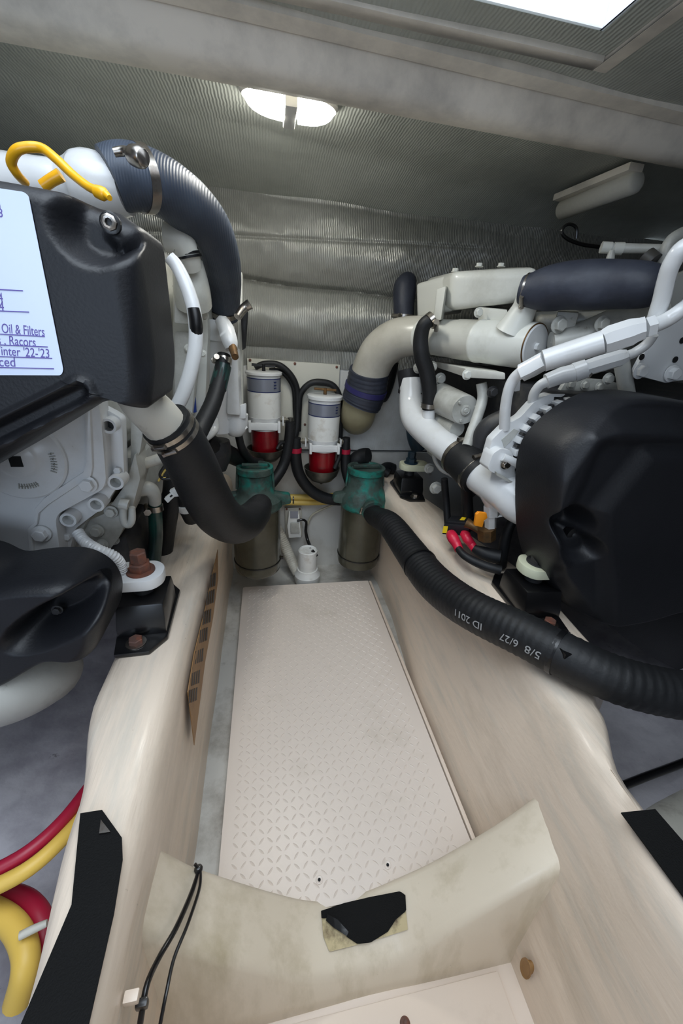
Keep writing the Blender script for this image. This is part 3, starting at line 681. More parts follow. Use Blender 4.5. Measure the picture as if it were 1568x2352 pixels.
def feL(x, z):
    u, v = proj(Vector((x, YF, z))); d = 0
    # scoop open to the top right with a rim
    e = math.hypot((u-225)/118, (v-490)/125); d += .055*ss(1.05, .62, e)*ss(352, 318, u)
    e2 = math.hypot((u-258)/34, (v-515)/32); d -= .012*ss(1.7, .8, e2)*ss(.9, .5, e)
    d += .012*ss(300, 330, u)*ss(560, 620, v)*ss(900, 820, v)
    # lower lip
    l = segd((u, v), (-400, 1190), (180, 905)); d += .012*ss(26, 8, l)-.006*ss(46, 30, l)*ss(20, 30, l)
    return d
bm = nb(); shell(bm, out, YK, YF, .035, feL, n=260, rings=110, cen=(-.40, 1.16)); cov = build('front_cover', bm, blackp, LE, smooth=70)
p = P(256, 514, .655); bm = nb(); lathe(bm, p, -Yu, [(0, .0125), (.006, .0125), (.007, .009), (.007, 0)], 20); build('cover_bolt', bm, blackm, cov)
bm = nb(); lathe(bm, p-Yu*.006, -Yu, [(0, .0095), (.005, .0095), (.006, .007), (.0055, .0045), (.001, .004)], 8); build('bolt_head', bm, steel, cov)
# timing case
tc = plate('timing_case', [(-420, 900), (225, 905), (236, 1000), (244, 1105), (236, 1125), (135, 1180), (128, 1195), (142, 1300), (-420, 1300)], .86, .05, engw, LE, bev=.006, r=.012)
plate('case_ridge', [(190, 900), (205, 900), (212, 1075), (208, 1095), (110, 1160), (88, 1180), (85, 1205), (72, 1218), (80, 1300), (70, 1300), (62, 1215), (78, 1200), (78, 1170), (100, 1145), (190, 1085), (197, 1060)], .852, .012, engw, tc, bev=.003)
plate('side_flange', [(222, 930), (262, 950), (280, 962), (286, 1105), (262, 1128), (240, 1165), (205, 1190), (172, 1216), (152, 1300), (128, 1300), (126, 1180), (236, 1110)], .90, .03, engw, LE, bev=.005, r=.008)
for px, py, r in ((248, 979, 18), (265, 1109, 18), (220, 1160, 18), (156, 1195, 18)):
    p = P(px, py, .872); R1 = M(r, p); bm = nb(); lathe(bm, p, Yu, [(.0, R1*.66), (0, R1*.96), (.003, R1), (.04, R1), (.04, R1*.66), (0, R1*.66)], 28, False); b_ = build('boss', bm, engw, LE)
    bm = nb(); lathe(bm, p+Yu*.022, Yu, [(0, R1*.66), (.002, R1*.66)], 20); build('bore', bm, darkm if py < 1000 else engd, b_)
cc = P(45, 1052, .86); R1 = .088; bm = nb(); lathe(bm, cc, -Yu, [(0, R1), (.006, R1), (.009, R1*.96), (.010, R1*.5), (.014, R1*.42), (.016, R1*.38), (.016, 0)], 48); rc = build('round_cover', bm, engw, LE)
bm = nb(); box(bm, cc-Yu*.0165+Vector((.001, 0, -.002)), (.022, .003, .022)); build('square_socket', bm, holem, rc)
for a0, n_, rr in ((-.4, 8, .066), (-1.75, 8, .058)):
    bm = nb()
    for k in range(n_):
        a = a0+k*.085; c_ = cc+Vector((rr*math.cos(a), -.0112, rr*math.sin(a))); R_ = Matrix.Rotation(-(a)+math.pi/2, 3, 'Y')
        box(bm, c_, (.0018, .002, .011), R_)
        if k % 2: box(bm, c_, (.0045, .002, .0016), R_)
    build('cast_lettering', bm, engd, rc)
for px, py, r in ((202, 1112, 15), (96, 1225, 15)): bolt(LE, px, py, .856, r)
for px, py, r in ((270, 1080, 8), (155, 1232, 8)): bolt(LE, px, py, .895, r, washer=False, nm='stud')
# lower cover
o2 = [xz(a, b, .74) for a, b in ((-300, 1210), (0, 1255), (45, 1280), (120, 1268), (200, 1268), (252, 1296), (276, 1340), (272, 1395), (244, 1438))]+[xz(a, b, .62) for a, b in ((105, 1530), (55, 1558), (0, 1592), (-300, 1700), (-560, 1600))]
def feL2(x, z):
    u, v = proj(Vector((x, .62, z))); du, dv_ = u-130, v-1430; a = math.radians(-25); e = math.hypot((du*math.cos(a)+dv_*math.sin(a))/130, (-du*math.sin(a)+dv_*math.cos(a))/48)
    return .085*ss(1.15, .45, e)
bm = nb(); shell(bm, o2, .76, .62, .045, feL2, n=220, rings=90, cen=xz(60, 1420, .66)); lcv = build('lower_cover', bm, blackp, LE, smooth=70)
bolt(lcv, 132, 1400, .69, 9, darkm, nm='cover_bolt')
# block and heads behind
bm = nb(); prof = [(-.34, 1.05), (-.34, .93), (-.40, .86), (-.43, .74), (-.50, .62), (-.62, .50), (-.9, .46), (-1.2, .8), (-1.2, 1.05)]
prism(bm, [Vector((a, .92, b)) for a, b in prof], Yu*.9); build('engine_block', bm, engd, LE, bev=.012)
bm = nb(); box(bm, (-.62, 1.42, 1.20), (.66, .80, .30)); build('cylinder_head', bm, engc, LE, bev=.02)
bm = nb(); box(bm, (-.50, 1.45, 1.36), (.36, .6, .06)); build('valve_cover', bm, engw, LE, bev=.02)
bm = nb(); box(bm, (-.36, 1.30, .80), (.06, .5, .12)); box(bm, (-.38, 1.30, .70), (.05, .3, .10)); build('side_casting', bm, engd, LE, bev=.015)
# castings seen between cover and charge pipe
plate('head_casting', [(396, 610), (470, 640), (478, 760), (470, 980), (396, 985)], 1.30, .2, engc, LE, bev=.008, r=.012)
plate('gasket_line', [(396, 655), (474, 664), (474, 668), (396, 659)], 1.292, .02, engd, LE, bev=0)
plate('lifting_bracket', [(400, 690), (425, 685), (440, 720), (440, 745), (400, 742)], 1.2, .02, engd, LE, bev=.004, r=.006)
plate('side_cover', [(400, 760), (448, 765), (452, 840), (440, 960), (400, 970)], 1.24, .05, engd, LE, bev=.008, r=.01)
for px, py, r in ((433, 800, 7), (470, 725, 7), (466, 812, 6), (432, 700, 6)): bolt(LE, px, py, 1.24, r, engc)
pipe('exhaust_elbow', [(380, 545, 1.12, 30), (410, 552, 1.12, 32), (428, 580, 1.13, 28), (436, 612, 1.15, 26)], engc, LE)
for k in range(3):
    p = P(425+4*k, 572+8*k, 1.13); bm = nb(); lathe(bm, p, Vector((.25, .1, -1)), [(0, M(29, p)), (.005, M(29, p))], 24); build('sealing_ring', bm, blackm, LE)
pipe('riser_body', [(430, 600, 1.2, 34), (440, 660, 1.2, 40), (445, 700, 1.22, 40)], engc, LE)
# intake at the top
pipe('intake_pipe', [(30, 425, 1.02, 60), (110, 422, 1.0, 48), (150, 425, 1.0, 48), (190, 428, 1.0, 64), (225, 430, .99, 66), (290, 432, .98, 52)], engw, LE, n=8)
# vertical after cooler tube and cover
pipe('after_cooler', [(505, 742, 1.40, 33), (503, 770, 1.40, 34), (500, 880, 1.42, 34), (498, 985, 1.44, 33)], engw, LE, n=3)
pipe('cooler_band', [(503, 768, 1.4, 37), (503, 782, 1.4, 37)], engw, LE, curve=False)
bm = nb(); hexa(bm, [P(522, 800, 1.38), P(545, 800, 1.38), P(552, 955, 1.38), P(520, 952, 1.38), P(524, 800, 1.5), P(552, 800, 1.5), P(556, 950, 1.5), P(524, 950, 1.5)]); build('cooler_fin_cover', bm, engw, LE, bev=.01)
pipe('cooler_end_cap', [(542, 950, 1.44, 27), (542, 975, 1.44, 26), (541, 990, 1.44, 22), (541, 1000, 1.44, 14)], engw, LE, n=3)
bm = nb(); hexa(bm, [P(515, 945, 1.40), P(565, 925, 1.40), P(565, 962, 1.40), P(515, 966, 1.40), P(518, 940, 1.5), P(566, 925, 1.5), P(566, 960, 1.5), P(518, 962, 1.5)]); build('cooler_flange', bm, engw, LE, bev=.006)
pipe('cooler_wing_nut', [(556, 975, 1.43, 8), (562, 985, 1.43, 8)], engw, LE)
plate('cooler_back_plate', [(545, 620), (556, 625), (558, 960), (545, 960)], 1.52, .05, engc, LE, bev=.005)
plate('black_bracket', [(552, 705), (568, 700), (570, 720), (564, 800), (556, 805)], 1.48, .02, blackm, LE, bev=.003)
pipe('blue_filter_cap', [(436, 900, 1.28, 12), (438, 945, 1.28, 13)], blueh, LE, curve=False, label='blue canister')
# fitting on top of the cooler
pipe('tee_fitting', [(508, 738, 1.33, 16), (520, 760, 1.3, 20), (528, 785, 1.28, 20), (532, 802, 1.27, 15)], engw, LE, seg=6)
pipe('sensor_plug', [(533, 795, 1.27, 10), (540, 820, 1.22, 8)], brass, LE, label='brown brass plug')
pipe('coolant_pipe', [(298, 880, .80, 46), (330, 925, .80, 48), (362, 958, .82, 49), (392, 992, .85, 48)], pipew, LE, n=8, label='chipped white pipe stub')
pipe('oil_pipe', [(305, 1085, 1.0, 11), (330, 1066, 1.0, 12), (395, 1046, 1.02, 13)], pipew, LE, label='dirty white pipe')
pipe('fuel_return_pipe', [(285, 1150, .92, 8), (283, 1185, .92, 8), (287, 1203, .92, 8), (297, 1205, .92, 8), (303, 1192, .92, 8), (303, 1165, .92, 7)], engd, LE, seg=10)
pipe('banjo_fitting', [(275, 1155, .91, 13), (295, 1160, .91, 13)], engd, LE, seg=8)
pipe('wiring_conduit', [(178, 1222, .86, 12), (196, 1245, .84, 12), (225, 1262, .82, 12), (258, 1276, .82, 12), (276, 1295, .83, 11), (281, 1325, .84, 11)], engw, LE, rib=(.006, .0012))
pipe('water_fitting', [(315, 1125, 1.02, 16), (340, 1122, 1.02, 17), (353, 1135, 1.03, 15), (356, 1155, 1.04, 13)], engd, LE, label='grey corroded elbow fitting')
for px, py, y, r in ((222, 1218, .93, 12), (255, 1175, .93, 11), (300, 1120, .98, 12), (235, 1250, .93, 10), (262, 1240, .95, 9)): bolt(LE, px, py, y, r, engd)
plate('lower_casting', [(170, 1210), (240, 1180), (290, 1110), (310, 1040), (322, 1100), (300, 1180), (270, 1240), (230, 1290), (165, 1300)], .935, .08, engd, LE, bev=.008, r=.008)
# oil filter and drips below the lower cover
pipe('oil_sump', [(-160, 1600, .64, 90), (-40, 1585, .66, 88), (30, 1570, .69, 84), (90, 1550, .73, 74), (125, 1535, .77, 62), (145, 1525, .80, 40)], engd, LE, seg=28, n=8)
plate('sump_bracket', [(135, 1500), (180, 1475), (185, 1505), (150, 1560), (135, 1560)], .76, .02, engd, LE, bev=.003)
bm = nb(); box(bm, (-.42, 1.2, .60), (.12, .5, .16)); build('sump_side', bm, darkm, LE, bev=.02)
plate('bell_housing', [(300, 945), (325, 940), (330, 980), (322, 1035), (300, 1090)], .95, .05, engd, LE, bev=.006, r=.006)
# small far bits under the cooler
pipe('drain_pipe', [(490, 960, 1.35, 10), (492, 985, 1.34, 10), (480, 1000, 1.3, 9), (466, 1010, 1.26, 9)], engw, LE)
pipe('lower_cooler_neck', [(500, 1010, 1.5, 26), (500, 1040, 1.5, 30), (495, 1075, 1.5, 24)], darkm, LE)
# ------------------------------------------------------------------ notice paper
NY = YF-.0015
pa = [(-260, 395), (55, 441), (66, 450), (146, 850), (141, 862), (-420, 860)]
t = empty('service_note', P(20, 650, NY), 'white laminated service note with blue handwriting on the left engine cover', 'note')
bm = nb(); c6 = [P(a, b, NY) for a, b in pa]; prism(bm, roundpoly(c6, .006), -Yu*.0008); sheet = build('sheet', bm, paper, t)
txt = bpy.data.fonts.get('Bfont')
def text(s, a, b, size, y, mt_, par, right=False, shear=0, nm='handwriting'):
    """a: start px, b: end px on plane y"""
    pa_, pb_ = P(a[0], a[1], y), P(b[0], b[1], y); cu = bpy.data.curves.new(nm, 'FONT'); cu.body = s; cu.size = size; cu.shear = shear;  cu.extrude = .0001
    o = bpy.data.objects.new(nm, cu); col.objects.link(o); ex = (pb_-pa_).normalized(); ez = -Yu; ey = ez.cross(ex)
    bpy.context.view_layer.update(); dg = bpy.context.evaluated_depsgraph_get(); me = bpy.data.meshes.new_from_object(o.evaluated_get(dg)); bpy.data.objects.remove(o)
    w_ = max(v.co.x for v in me.vertices); L_ = (pb_-pa_).length; bm = nb(); bm.from_mesh(me); k = L_/w_
    for v in bm.verts: v.co = pa_+ex*v.co.x*k+ey*v.co.y+ez*v.co.z
    return build(nm, bm, mt_, par)
ny = NY-.0011
for s, a, b, sz in (('Oil & Filters', (4, 764), (104, 772), .016), ('s , Racors', (-6, 790), (84, 796), .016), ("Winter '22-'23", (-22, 814), (116, 822), .016), ('replaced', (-60, 840), (40, 842), .017), ('4', (-2, 694), (9, 695), .016), ('4', (-2, 714), (12, 715), .016), ('S', (-8, 480), (5, 481), .022), ('8', (-4, 498), (9, 499), .012)):
    text(s, a, b, sz, ny, ink, sheet, shear=.25)
for a, b in (((-80, 662), (53, 669)), ((-80, 712), (67, 718)), ((-120, 762), (103, 774)), ((-120, 788), (110, 798)), ((-120, 816), (120, 824)), ((-120, 842), (124, 848))):
    bm = nb(); p0, p1 = P(a[0], a[1], ny), P(b[0], b[1], ny); prism(bm, [p0, p1, p1+Zu*.0012, p0+Zu*.0012], -Yu*.0003); build('ruled_line', bm, ink, sheet)
# yellow cord on top of the engine
yc = hose('yellow_lanyard', [(58, 420, .80, 9), (38, 398, .78, 10), (26, 372, .77, 10.5), (38, 346, .76, 10.5), (66, 338, .76, 10.5), (98, 342, .76, 10.5), (130, 366, .75, 10.5), (168, 402, .74, 10), (205, 430, .72, 9.5), (238, 444, .70, 10), (252, 455, .69, 6)], yellow, 'looped yellow cord rising over the left engine cover', 'lanyard', n=8)
pipe('cut_end', [(98, 428, .80, 12), (118, 414, .8, 12), (140, 402, .8, 13)], yellow, yc, curve=False)
pipe('knot', [(222, 440, .705, 13), (238, 446, .70, 14), (246, 450, .70, 10)], yellow, yc)
# ------------------------------------------------------------------ charge air hose
t = empty('charge_air_hose', P(420, 450, 1.1), 'large blue grey air hose bending down over the left engine', 'hose')
chl = [(255, 415, .97, 62), (290, 408, .98, 64), (330, 412, 1.0, 62), (385, 437, 1.05, 60), (440, 480, 1.12, 57), (480, 530, 1.2, 52), (502, 590, 1.28, 47), (512, 640, 1.36, 41), (513, 690, 1.44, 37), (512, 722, 1.47, 36)]
bm = nb(); tube(bm, pt(chl), 40, 8); build('hose_body', bm, rubberg, t, smooth=70)
q = pt(chl); ax1 = (q[2][0]-q[1][0]).normalized()
k1 = clamp(t, q[1][0]+ax1*.03, ax1, q[1][1]*1.0, .018, Vector((.2, -.6, 1)), head=False)
ax2 = (q[9][0]-q[8][0]).normalized(); clamp(t, q[9][0]-ax2*.025, ax2, q[9][1]*1.02, .016, Vector((1, -.8, .1)), head=False)
pipe('clamp_screw', [(262, 350, .90, 9), (285, 347, .90, 10), (300, 352, .89, 11), (306, 357, .885, 20), (322, 360, .87, 22), (330, 362, .865, 17)], steel, t, seg=14)
pipe('clamp_bolt', [(545, 728, 1.34, 9), (560, 708, 1.36, 10), (574, 698, 1.36, 11)], steel, t, seg=12)
# ------------------------------------------------------------------ left raw water hose
t = empty('raw_water_hose', P(440, 1080, .92), 'thick black hose curving from the left engine pipe to left strainer', 'hose')
lh = [(378, 970, .84, 58), (408, 1005, .86, 57), (440, 1065, .90, 56), (470, 1130, .96, 54), (505, 1185, 1.04, 50), (545, 1205, 1.14, 44), (577, 1190, 1.25, 37)]
q = pt(lh); end = stL+axL*.02; q += [(P(598, 1160, 1.38), .043), (end+axL*.06, .044), (end, .044)]
bm = nb(); tube(bm, q, 32, 8); build('hose_body', bm, rubber, t, smooth=70)
ax1 = (q[1][0]-q[0][0]).normalized(); clamp(t, q[0][0]+ax1*.014, ax1, q[0][1]*1.02, .010, Vector((-.1, -.9, -1))); clamp(t, q[0][0]+ax1*.032, ax1, q[0][1]*1.02, .010, Vector((.2, -.9, -1)))
clamp(t, end+axL*.024, axL, .046, .012, Vector((-1, 0, .1)))
# ------------------------------------------------------------------ right long hose
t = empty('raw_water_hose', P(1100, 1410, .74), 'long thick black ribbed hose running over the right engine bed', 'hose')
q = [(stR+axR*.02, .045), (stR+axR*.08, .046)]+pt([(895, 1205, 1.36, 29), (940, 1265, 1.16, 35), (985, 1325, .99, 41), (1035, 1370, .86, 44), (1100, 1410, .74, 46), (1200, 1457, .63, 50), (1300, 1508, .545, 52), (1420, 1562, .475, 54), (1568, 1596, .43, 54), (1750, 1610, .40, 56)])+[(Vector((1.25, .36, .45)), .05), (Vector((1.75, .38, .5)), .05)]
bm = nb(); tube(bm, q, 32, 8, rib=(.018, .0009)); hb_ = build('hose_body', bm, rubber, t, smooth=70)
clamp(t, stR+axR*.035, axR, .048, .012, Vector((-1, 0, .1)))
def around(i, f):
    a, b = q[i], q[i+1]; return a[0].lerp(b[0], f), (b[0]-a[0]).normalized(), a[1]*(1-f)+b[1]*f
p, a_, r_ = around(3, .55); bm = nb(); lathe(bm, p, a_, [(0, r_), (0, r_*1.06), (.006, r_*1.06), (.006, r_)], 28); o_ = thing('cable_tie', bm, blackm, 'black tie around the long hose beside the right bed', 'cable tie')
p, a_, r_ = around(7, .75); bm = nb(); lathe(bm, p, a_, [(0, r_), (0, r_*1.05), (.012, r_*1.05), (.012, r_)], 28); b2 = p+Vector((-.2, -.75, .65)).normalized()*r_*1.03; box(bm, b2, (.026, .02, .012)); thing('cable_tie', bm, blackm, 'wide black strap around the long hose near the right cover', 'cable tie')
# printing on the hose
def hosetext(s, px, py, size):
    dense = cr(q, 24); k0 = min(range(len(dense)), key=lambda i: abs(proj(dense[i][0])[0]-px))
    cu = bpy.data.curves.new('hose_print', 'FONT'); cu.body = s; cu.size = size; cu.extrude = .0004
    o = bpy.data.objects.new('hose_print', cu); col.objects.link(o); bpy.context.view_layer.update(); dg = bpy.context.evaluated_depsgraph_get(); me = bpy.data.meshes.new_from_object(o.evaluated_get(dg)); bpy.data.objects.remove(o)
    bm = nb(); bm.from_mesh(me); W_ = max(v.co.x for v in me.vertices)
    for v in bm.verts:
        d = W_*.5-v.co.x; k = k0; st = 1 if d > 0 else -1; d = abs(d)
        while True:
            L_ = (dense[k+st][0]-dense[k][0]).length
            if L_ > d: break
            d -= L_; k += st
        p = dense[k][0].lerp(dense[k+st][0], d/L_); r_ = dense[k][1]; a_ = (dense[k+1][0]-dense[k][0]).normalized()
        n_ = ((CAM-p)-a_*(CAM-p).dot(a_)).normalized(); ey = n_.cross(-a_); ph = v.co.y/r_+.35
        v.co = p+(n_*math.cos(ph)+ey*math.sin(ph))*(r_+.0016+v.co.z)
    build('hose_print', bm, hatprint, hb_)
hosetext('ID 2011', 1108, 1430, .026)
hosetext('5/8  6/27', 1215, 1478, .026)
# ------------------------------------------------------------------ engine mounts
def mount(x, y, z, sd, label, rot=0, lug=True, mtl=engw, rusty=True, nut=None):
    t = empty('engine_mount', (x, y, z), label, 'engine mount', 'black engine mounts')
    R_ = Matrix.Rotation(rot, 3, 'Z')
    W = lambda a, b, c: Vector((x, y, z))+R_ @ Vector((a*sd, b, c))
    def parts(nm, ring, z0, z1, mt_, bev=.004, r=0, par=t):
        rg = [W(a, b, z0) for a, b in ring]
        if r: rg = roundpoly(rg, r)
        bm = nb(); prism(bm, rg, Zu*(z1-z0)); return build(nm, bm, mt_, par, bev=bev)
    parts('base_plate', [(-.062, -.03), (-.045, -.135), (.028, -.135), (.06, -.09), (.062, .09), (.03, .135), (-.045, .135), (-.062, .08)], 0, .012, blackm)
    rg = [(-.052, -.068), (.056, -.068), (.056, .06), (-.052, .06)]
    bm = nb(); loft(bm, [[W(a, b-.012 if b < 0 else b, .01) for a, b in rg], [W(a, b-.010 if b < 0 else b, .035) for a, b in rg], [W(a*.98, b, .06) for a, b in rg], [W(a*.95, b*.9, .085) for a, b in rg]]); build('rubber_block', bm, blackm, t, bev=.004)
    bm = nb(); cyl(bm, W(0, 0, .08), W(0, 0, .125), .024); build('spacer', bm, darkm, t)
    if lug:
        parts('bracket_lug', [(-.085, -.046), (.03, -.046), (.052, -.02), (.052, .02), (.03, .046), (-.085, .046)], .112, .140, mtl, .004, .02)
        bm = nb(); lathe(bm, W(.0, 0, .140), Zu, [(0, .032), (.004, .032), (.005, .026)], 24); hexbolt(bm, W(0, 0, .145), Zu, .0245, .018, False); cyl(bm, W(0, 0, .16), W(0, 0, .175), .017, 14); hexbolt(bm, W(0, 0, .168), Zu, .019, .024, False); build('stud_nut', bm, nut or rust, t)
    b_ = W(-.005, -.105, .012); bm = nb(); lathe(bm, b_, Zu, [(0, .022), (.003, .022), (.0035, .016)], 20); build('washer', bm, steel, t)
    bm = nb(); lathe(bm, b_+Zu*.003, Zu, [(0, .0155), (.010, .0155), (.012, .0135)], 6); build('base_bolt', bm, rust if rusty else steel, t)
    return t
mount(-.306, .845, .502, 1, 'black engine mount with a rusty bolt on the left engine bed', .04)
mount(.735, .80, .503, -1, 'black engine mount half hidden by the right engine cover', -.05, mtl=crosspaint, nut=darkm)
mount(.66, 1.66, .503, -1, 'far black engine mount at the end of the right engine bed', -.03, mtl=crosspaint, rusty=False, nut=teal)
# ------------------------------------------------------------------ left small hoses
t = hose('white_hose', [(388, 590, 1.0, 14), (408, 615, 1.0, 15), (432, 668, .99, 16), (447, 725, .98, 16), (449, 790, .97, 16), (438, 850, .96, 16), (420, 905, .95, 16), (398, 950, .94, 15), (388, 985, .94, 14)], engw, 'white painted hose with a torn black patch beside the left engine cover', 'hose')
pipe('torn_patch', [(444, 708, .975, 13), (449, 735, .972, 14.5), (451, 760, .97, 14), (450, 783, .97, 6)], blackm, t, label='bare black patch')
t = hose('heater_hose', [(514, 815, 1.30, 15), (510, 845, 1.28, 17), (503, 880, 1.25, 18), (487, 930, 1.2, 19), (465, 975, 1.15, 20), (448, 1010, 1.1, 20)], rubber, 'dark green and black hose falling from the brass fitting on the left engine', 'hose')
pipe('green_section', [(513, 840, 1.285, 18), (508, 860, 1.27, 18.6), (500, 892, 1.242, 19.4)], green, t, label='glossy green section')
qq = pt([(514, 828, 1.295, 17), (513, 838, 1.29, 17)]); clamp(t, qq[0][0], qq[1][0]-qq[0][0], qq[0][1], .016, Vector((-1, -.3, 0)))
t = hose('green_hose', [(356, 1150, 1.05, 14), (357, 1190, 1.05, 15), (358, 1230, 1.06, 15), (355, 1270, 1.08, 15), (350, 1320, 1.1, 15)], green, 'green hose dropping behind the rusty left mount bolt', 'hose')
qq = pt([(357, 1166, 1.05, 16), (357, 1172, 1.05, 16)]); clamp(t, qq[0][0], Zu, qq[0][1]*1.02, .016, Vector((-1, -.3, 0)))
hose('drain_hose', [(395, 1090, 1.1, 18), (392, 1150, 1.12, 20), (382, 1220, 1.15, 20), (372, 1290, 1.18, 20)], rubber, 'black hose hanging right behind the green hose', 'hose')
t = hose('battery_cable', [(405, 1070, 1.1, 15), (415, 1110, 1.12, 18), (424, 1150, 1.14, 20), (440, 1190, 1.2, 18)], rubber, 'thick black cable with a white tag under the left raw water hose', 'cable')
qq = pt([(424, 1152, 1.14, 21), (428, 1166, 1.15, 21)]); bm = nb(); cyl(bm, qq[0][0], qq[1][0], qq[0][1]); build('white_tag', bm, pumpw, t, label='white printed tag')
for i, (l, m_, lb) in enumerate((([(388, 1068, .99, 2.5), (372, 1090, .99, 2.5), (364, 1105, .99, 2.5)], yelcab, 'short yellow wire nearest the left engine block'), ([(375, 1098, .99, 2.5), (400, 1102, .99, 2.5), (418, 1120, .99, 2.5), (423, 1130, .99, 2.5)], yelcab, 'yellow wire looping into the white connector'), ([(382, 1066, .99, 4), (368, 1088, .99, 4), (376, 1100, .99, 4), (405, 1098, .99, 4), (424, 1120, .99, 4)], blackm, 'black wires twisted with the yellow wires'))):
    hose('sensor_wire', l, m_, lb, 'wire', seg=8)
t = empty('wire_connector', P(400, 1140, .98), 'white plastic plug connector hanging under the left raw water hose', 'connector')
plate('plug', [(388, 1128), (410, 1117), (424, 1132), (420, 1140), (398, 1142)], .98, .015, pumpw, t, bev=.002)
plate('socket', [(376, 1146), (395, 1130), (404, 1138), (385, 1156)], .978, .014, pumpw, t, bev=.002)
plate('marking', [(389, 1140), (394, 1136), (397, 1139), (392, 1143)], .977, .001, blackm, t, bev=0)
hose('black_hose', [(470, 1010, 1.45, 22), (500, 1030, 1.5, 22), (530, 1045, 1.6, 20), (560, 1060, 1.7, 18)], rubber, 'black hose behind the left strainer head', 'hose')
t = hose('vent_hose', [(548, 1000, 1.6, 9), (556, 1030, 1.6, 9), (575, 1055, 1.65, 9), (600, 1062, 1.7, 9)], rubber, 'thin black hose passing under the left fuel filter bowl', 'hose')
# ------------------------------------------------------------------ RIGHT ENGINE
RE = empty('marine_engine', (1.05, 1.2, .35), 'right white marine diesel engine with a faceted black front cover', 'engine')
YK, YF = .86, .70
top = [(1200, 1275), (1186, 1220), (1182, 1150), (1184, 1060), (1198, 1005), (1240, 958), (1290, 922), (1338, 899), (1400, 893), (1480, 903), (1568, 922), (1750, 960), (2050, 1040)]
bot = [(2150, 1420), (1750, 1400), (1568, 1400), (1480, 1428), (1400, 1440), (1345, 1433), (1315, 1405)]
out = [xz(a, b, YK) for a, b in top]+[xz(a, b, YF) for a, b in bot]
def poly_sd(p, poly):
    d = min(segd(p, poly[i], poly[(i+1) % len(poly)]) for i in range(len(poly))); ins = False; n_ = len(poly); j = n_-1
    for i in range(n_):
        if (poly[i][1] > p[1]) != (poly[j][1] > p[1]) and p[0] < (poly[j][0]-poly[i][0])*(p[1]-poly[i][1])/(poly[j][1]-poly[i][1]+1e-9)+poly[i][0]: ins = not ins
        j = i
    return d if ins else -d
PA = [(1250, 1190), (1278, 1095), (1352, 990), (1420, 970), (1568, 975), (2200, 1060), (2200, 1700), (1380, 1700), (1360, 1430), (1290, 1340), (1255, 1260)]
PB = [(1300, 1180), (1375, 1020), (1405, 1010), (1568, 1015), (2200, 1090), (2200, 1600), (1250, 1600), (1250, 1320), (1300, 1300)]
PC = [(1372, 1170), (1480, 1035), (1600, 1035), (2200, 1100), (2200, 1700), (1400, 1700), (1390, 1330)]
def feR(x, z):
    u, v = proj(Vector((x, YF, z))); p_ = (u, v)
    d = .040*ss(26, -34, poly_sd(p_, PA)); d -= .010*ss(-4, 26, poly_sd(p_, PA))
    d += .016*ss(-16, 24, poly_sd(p_, PB)); d -= .022*ss(-22, 22, poly_sd(p_, PC))
    e = math.hypot((u-1318)/50, (v-1208)/46); d += .07*ss(1.15, .45, e)
    e3 = math.hypot((u-1335)/52, (v-1262)/34); d += .035*ss(1.1, .5, e3)
    return d
bm = nb(); shell(bm, out, YK, YF, .035, feR, n=420, rings=170, cen=xz(1440, 1200, YF)); cov = build('front_cover', bm, blackp, RE, smooth=70)
p = P(1306, 1220, .765); bm = nb(); lathe(bm, p, -Yu, [(0, .020), (.02, .020), (.022, .014), (.022, .007), (.012, .006), (.012, 0)], 20); build('cover_bolt', bm, blackm, cov)
p = P(1540, 1425, .84); bm = nb(); lathe(bm, p, -Yu, [(0, .11), (.05, .11), (.07, .10), (.075, .07), (.05, .06), (.05, 0)], 48); build('pulley_guard', bm, blackp, RE)
plate('lower_shroud', [(1395, 1400), (1568, 1380), (1800, 1400), (1800, 1640), (1568, 1545), (1500, 1512), (1440, 1470), (1400, 1440)], .74, .12, blackp, RE, bev=.012, r=.02)
# block: white paint in shadow, with that shade put into the dark material
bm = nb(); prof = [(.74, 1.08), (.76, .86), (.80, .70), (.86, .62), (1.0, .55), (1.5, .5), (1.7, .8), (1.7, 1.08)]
prism(bm, [Vector((a, .95, b)) for a, b in prof], Yu*.85); build('engine_block', bm, darkm, RE, bev=.012, label='white engine block coloured dark to stand for its shadow')
for a, b, c, d, mt_, nm in (((.86, 1.30, .95), (.20, .55, .14), 0, 0, engd, 'block_casting'), ((.78, 1.40, .83), (.05, .35, .06), 0, 0, darkm, 'side_rail'), ((.80, 1.12, .76), (.06, .14, .10), 0, 0, engd, 'pump_casting'), ((.77, 1.62, .80), (.08, .10, .22), 0, 0, engd, 'rear_casting')):
    bm = nb(); box(bm, a, b); build(nm, bm, mt_, RE, bev=.012)
# intake manifold / charge cooler cover on top
def yy8(l): return [P(*a) for a in l]
bm = nb(); hexa(bm, yy8([(1036, 622, 1.36), (1242, 613, 1.18), (1226, 690, 1.18), (1036, 714, 1.36), (975, 640, 1.72), (1180, 612, 1.62), (1180, 700, 1.62), (975, 720, 1.72)])); build('intake_cover', bm, engc, RE, bev=.03, seg=5, smooth=60)
bm = nb(); hexa(bm, yy8([(955, 652, 1.60), (1060, 620, 1.38), (1042, 712, 1.38), (958, 735, 1.60), (975, 650, 1.72), (1070, 630, 1.60), (1060, 720, 1.60), (975, 730, 1.72)])); build('intake_end', bm, engc, RE, bev=.016, seg=4, smooth=60)
bm = nb(); hexa(bm, yy8([(1002, 664, 1.40), (1024, 656, 1.36), (1012, 735, 1.36), (994, 738, 1.40), (1005, 664, 1.5), (1030, 656, 1.46), (1020, 735, 1.46), (996, 738, 1.5)])); build('mounting_rib', bm, engc, RE, bev=.006)
for px, py, y in ((1045, 625, 1.42), (1150, 613, 1.3), (1100, 613, 1.35)): bolt(RE, px, py, y, 7, engc, ax=Zu)
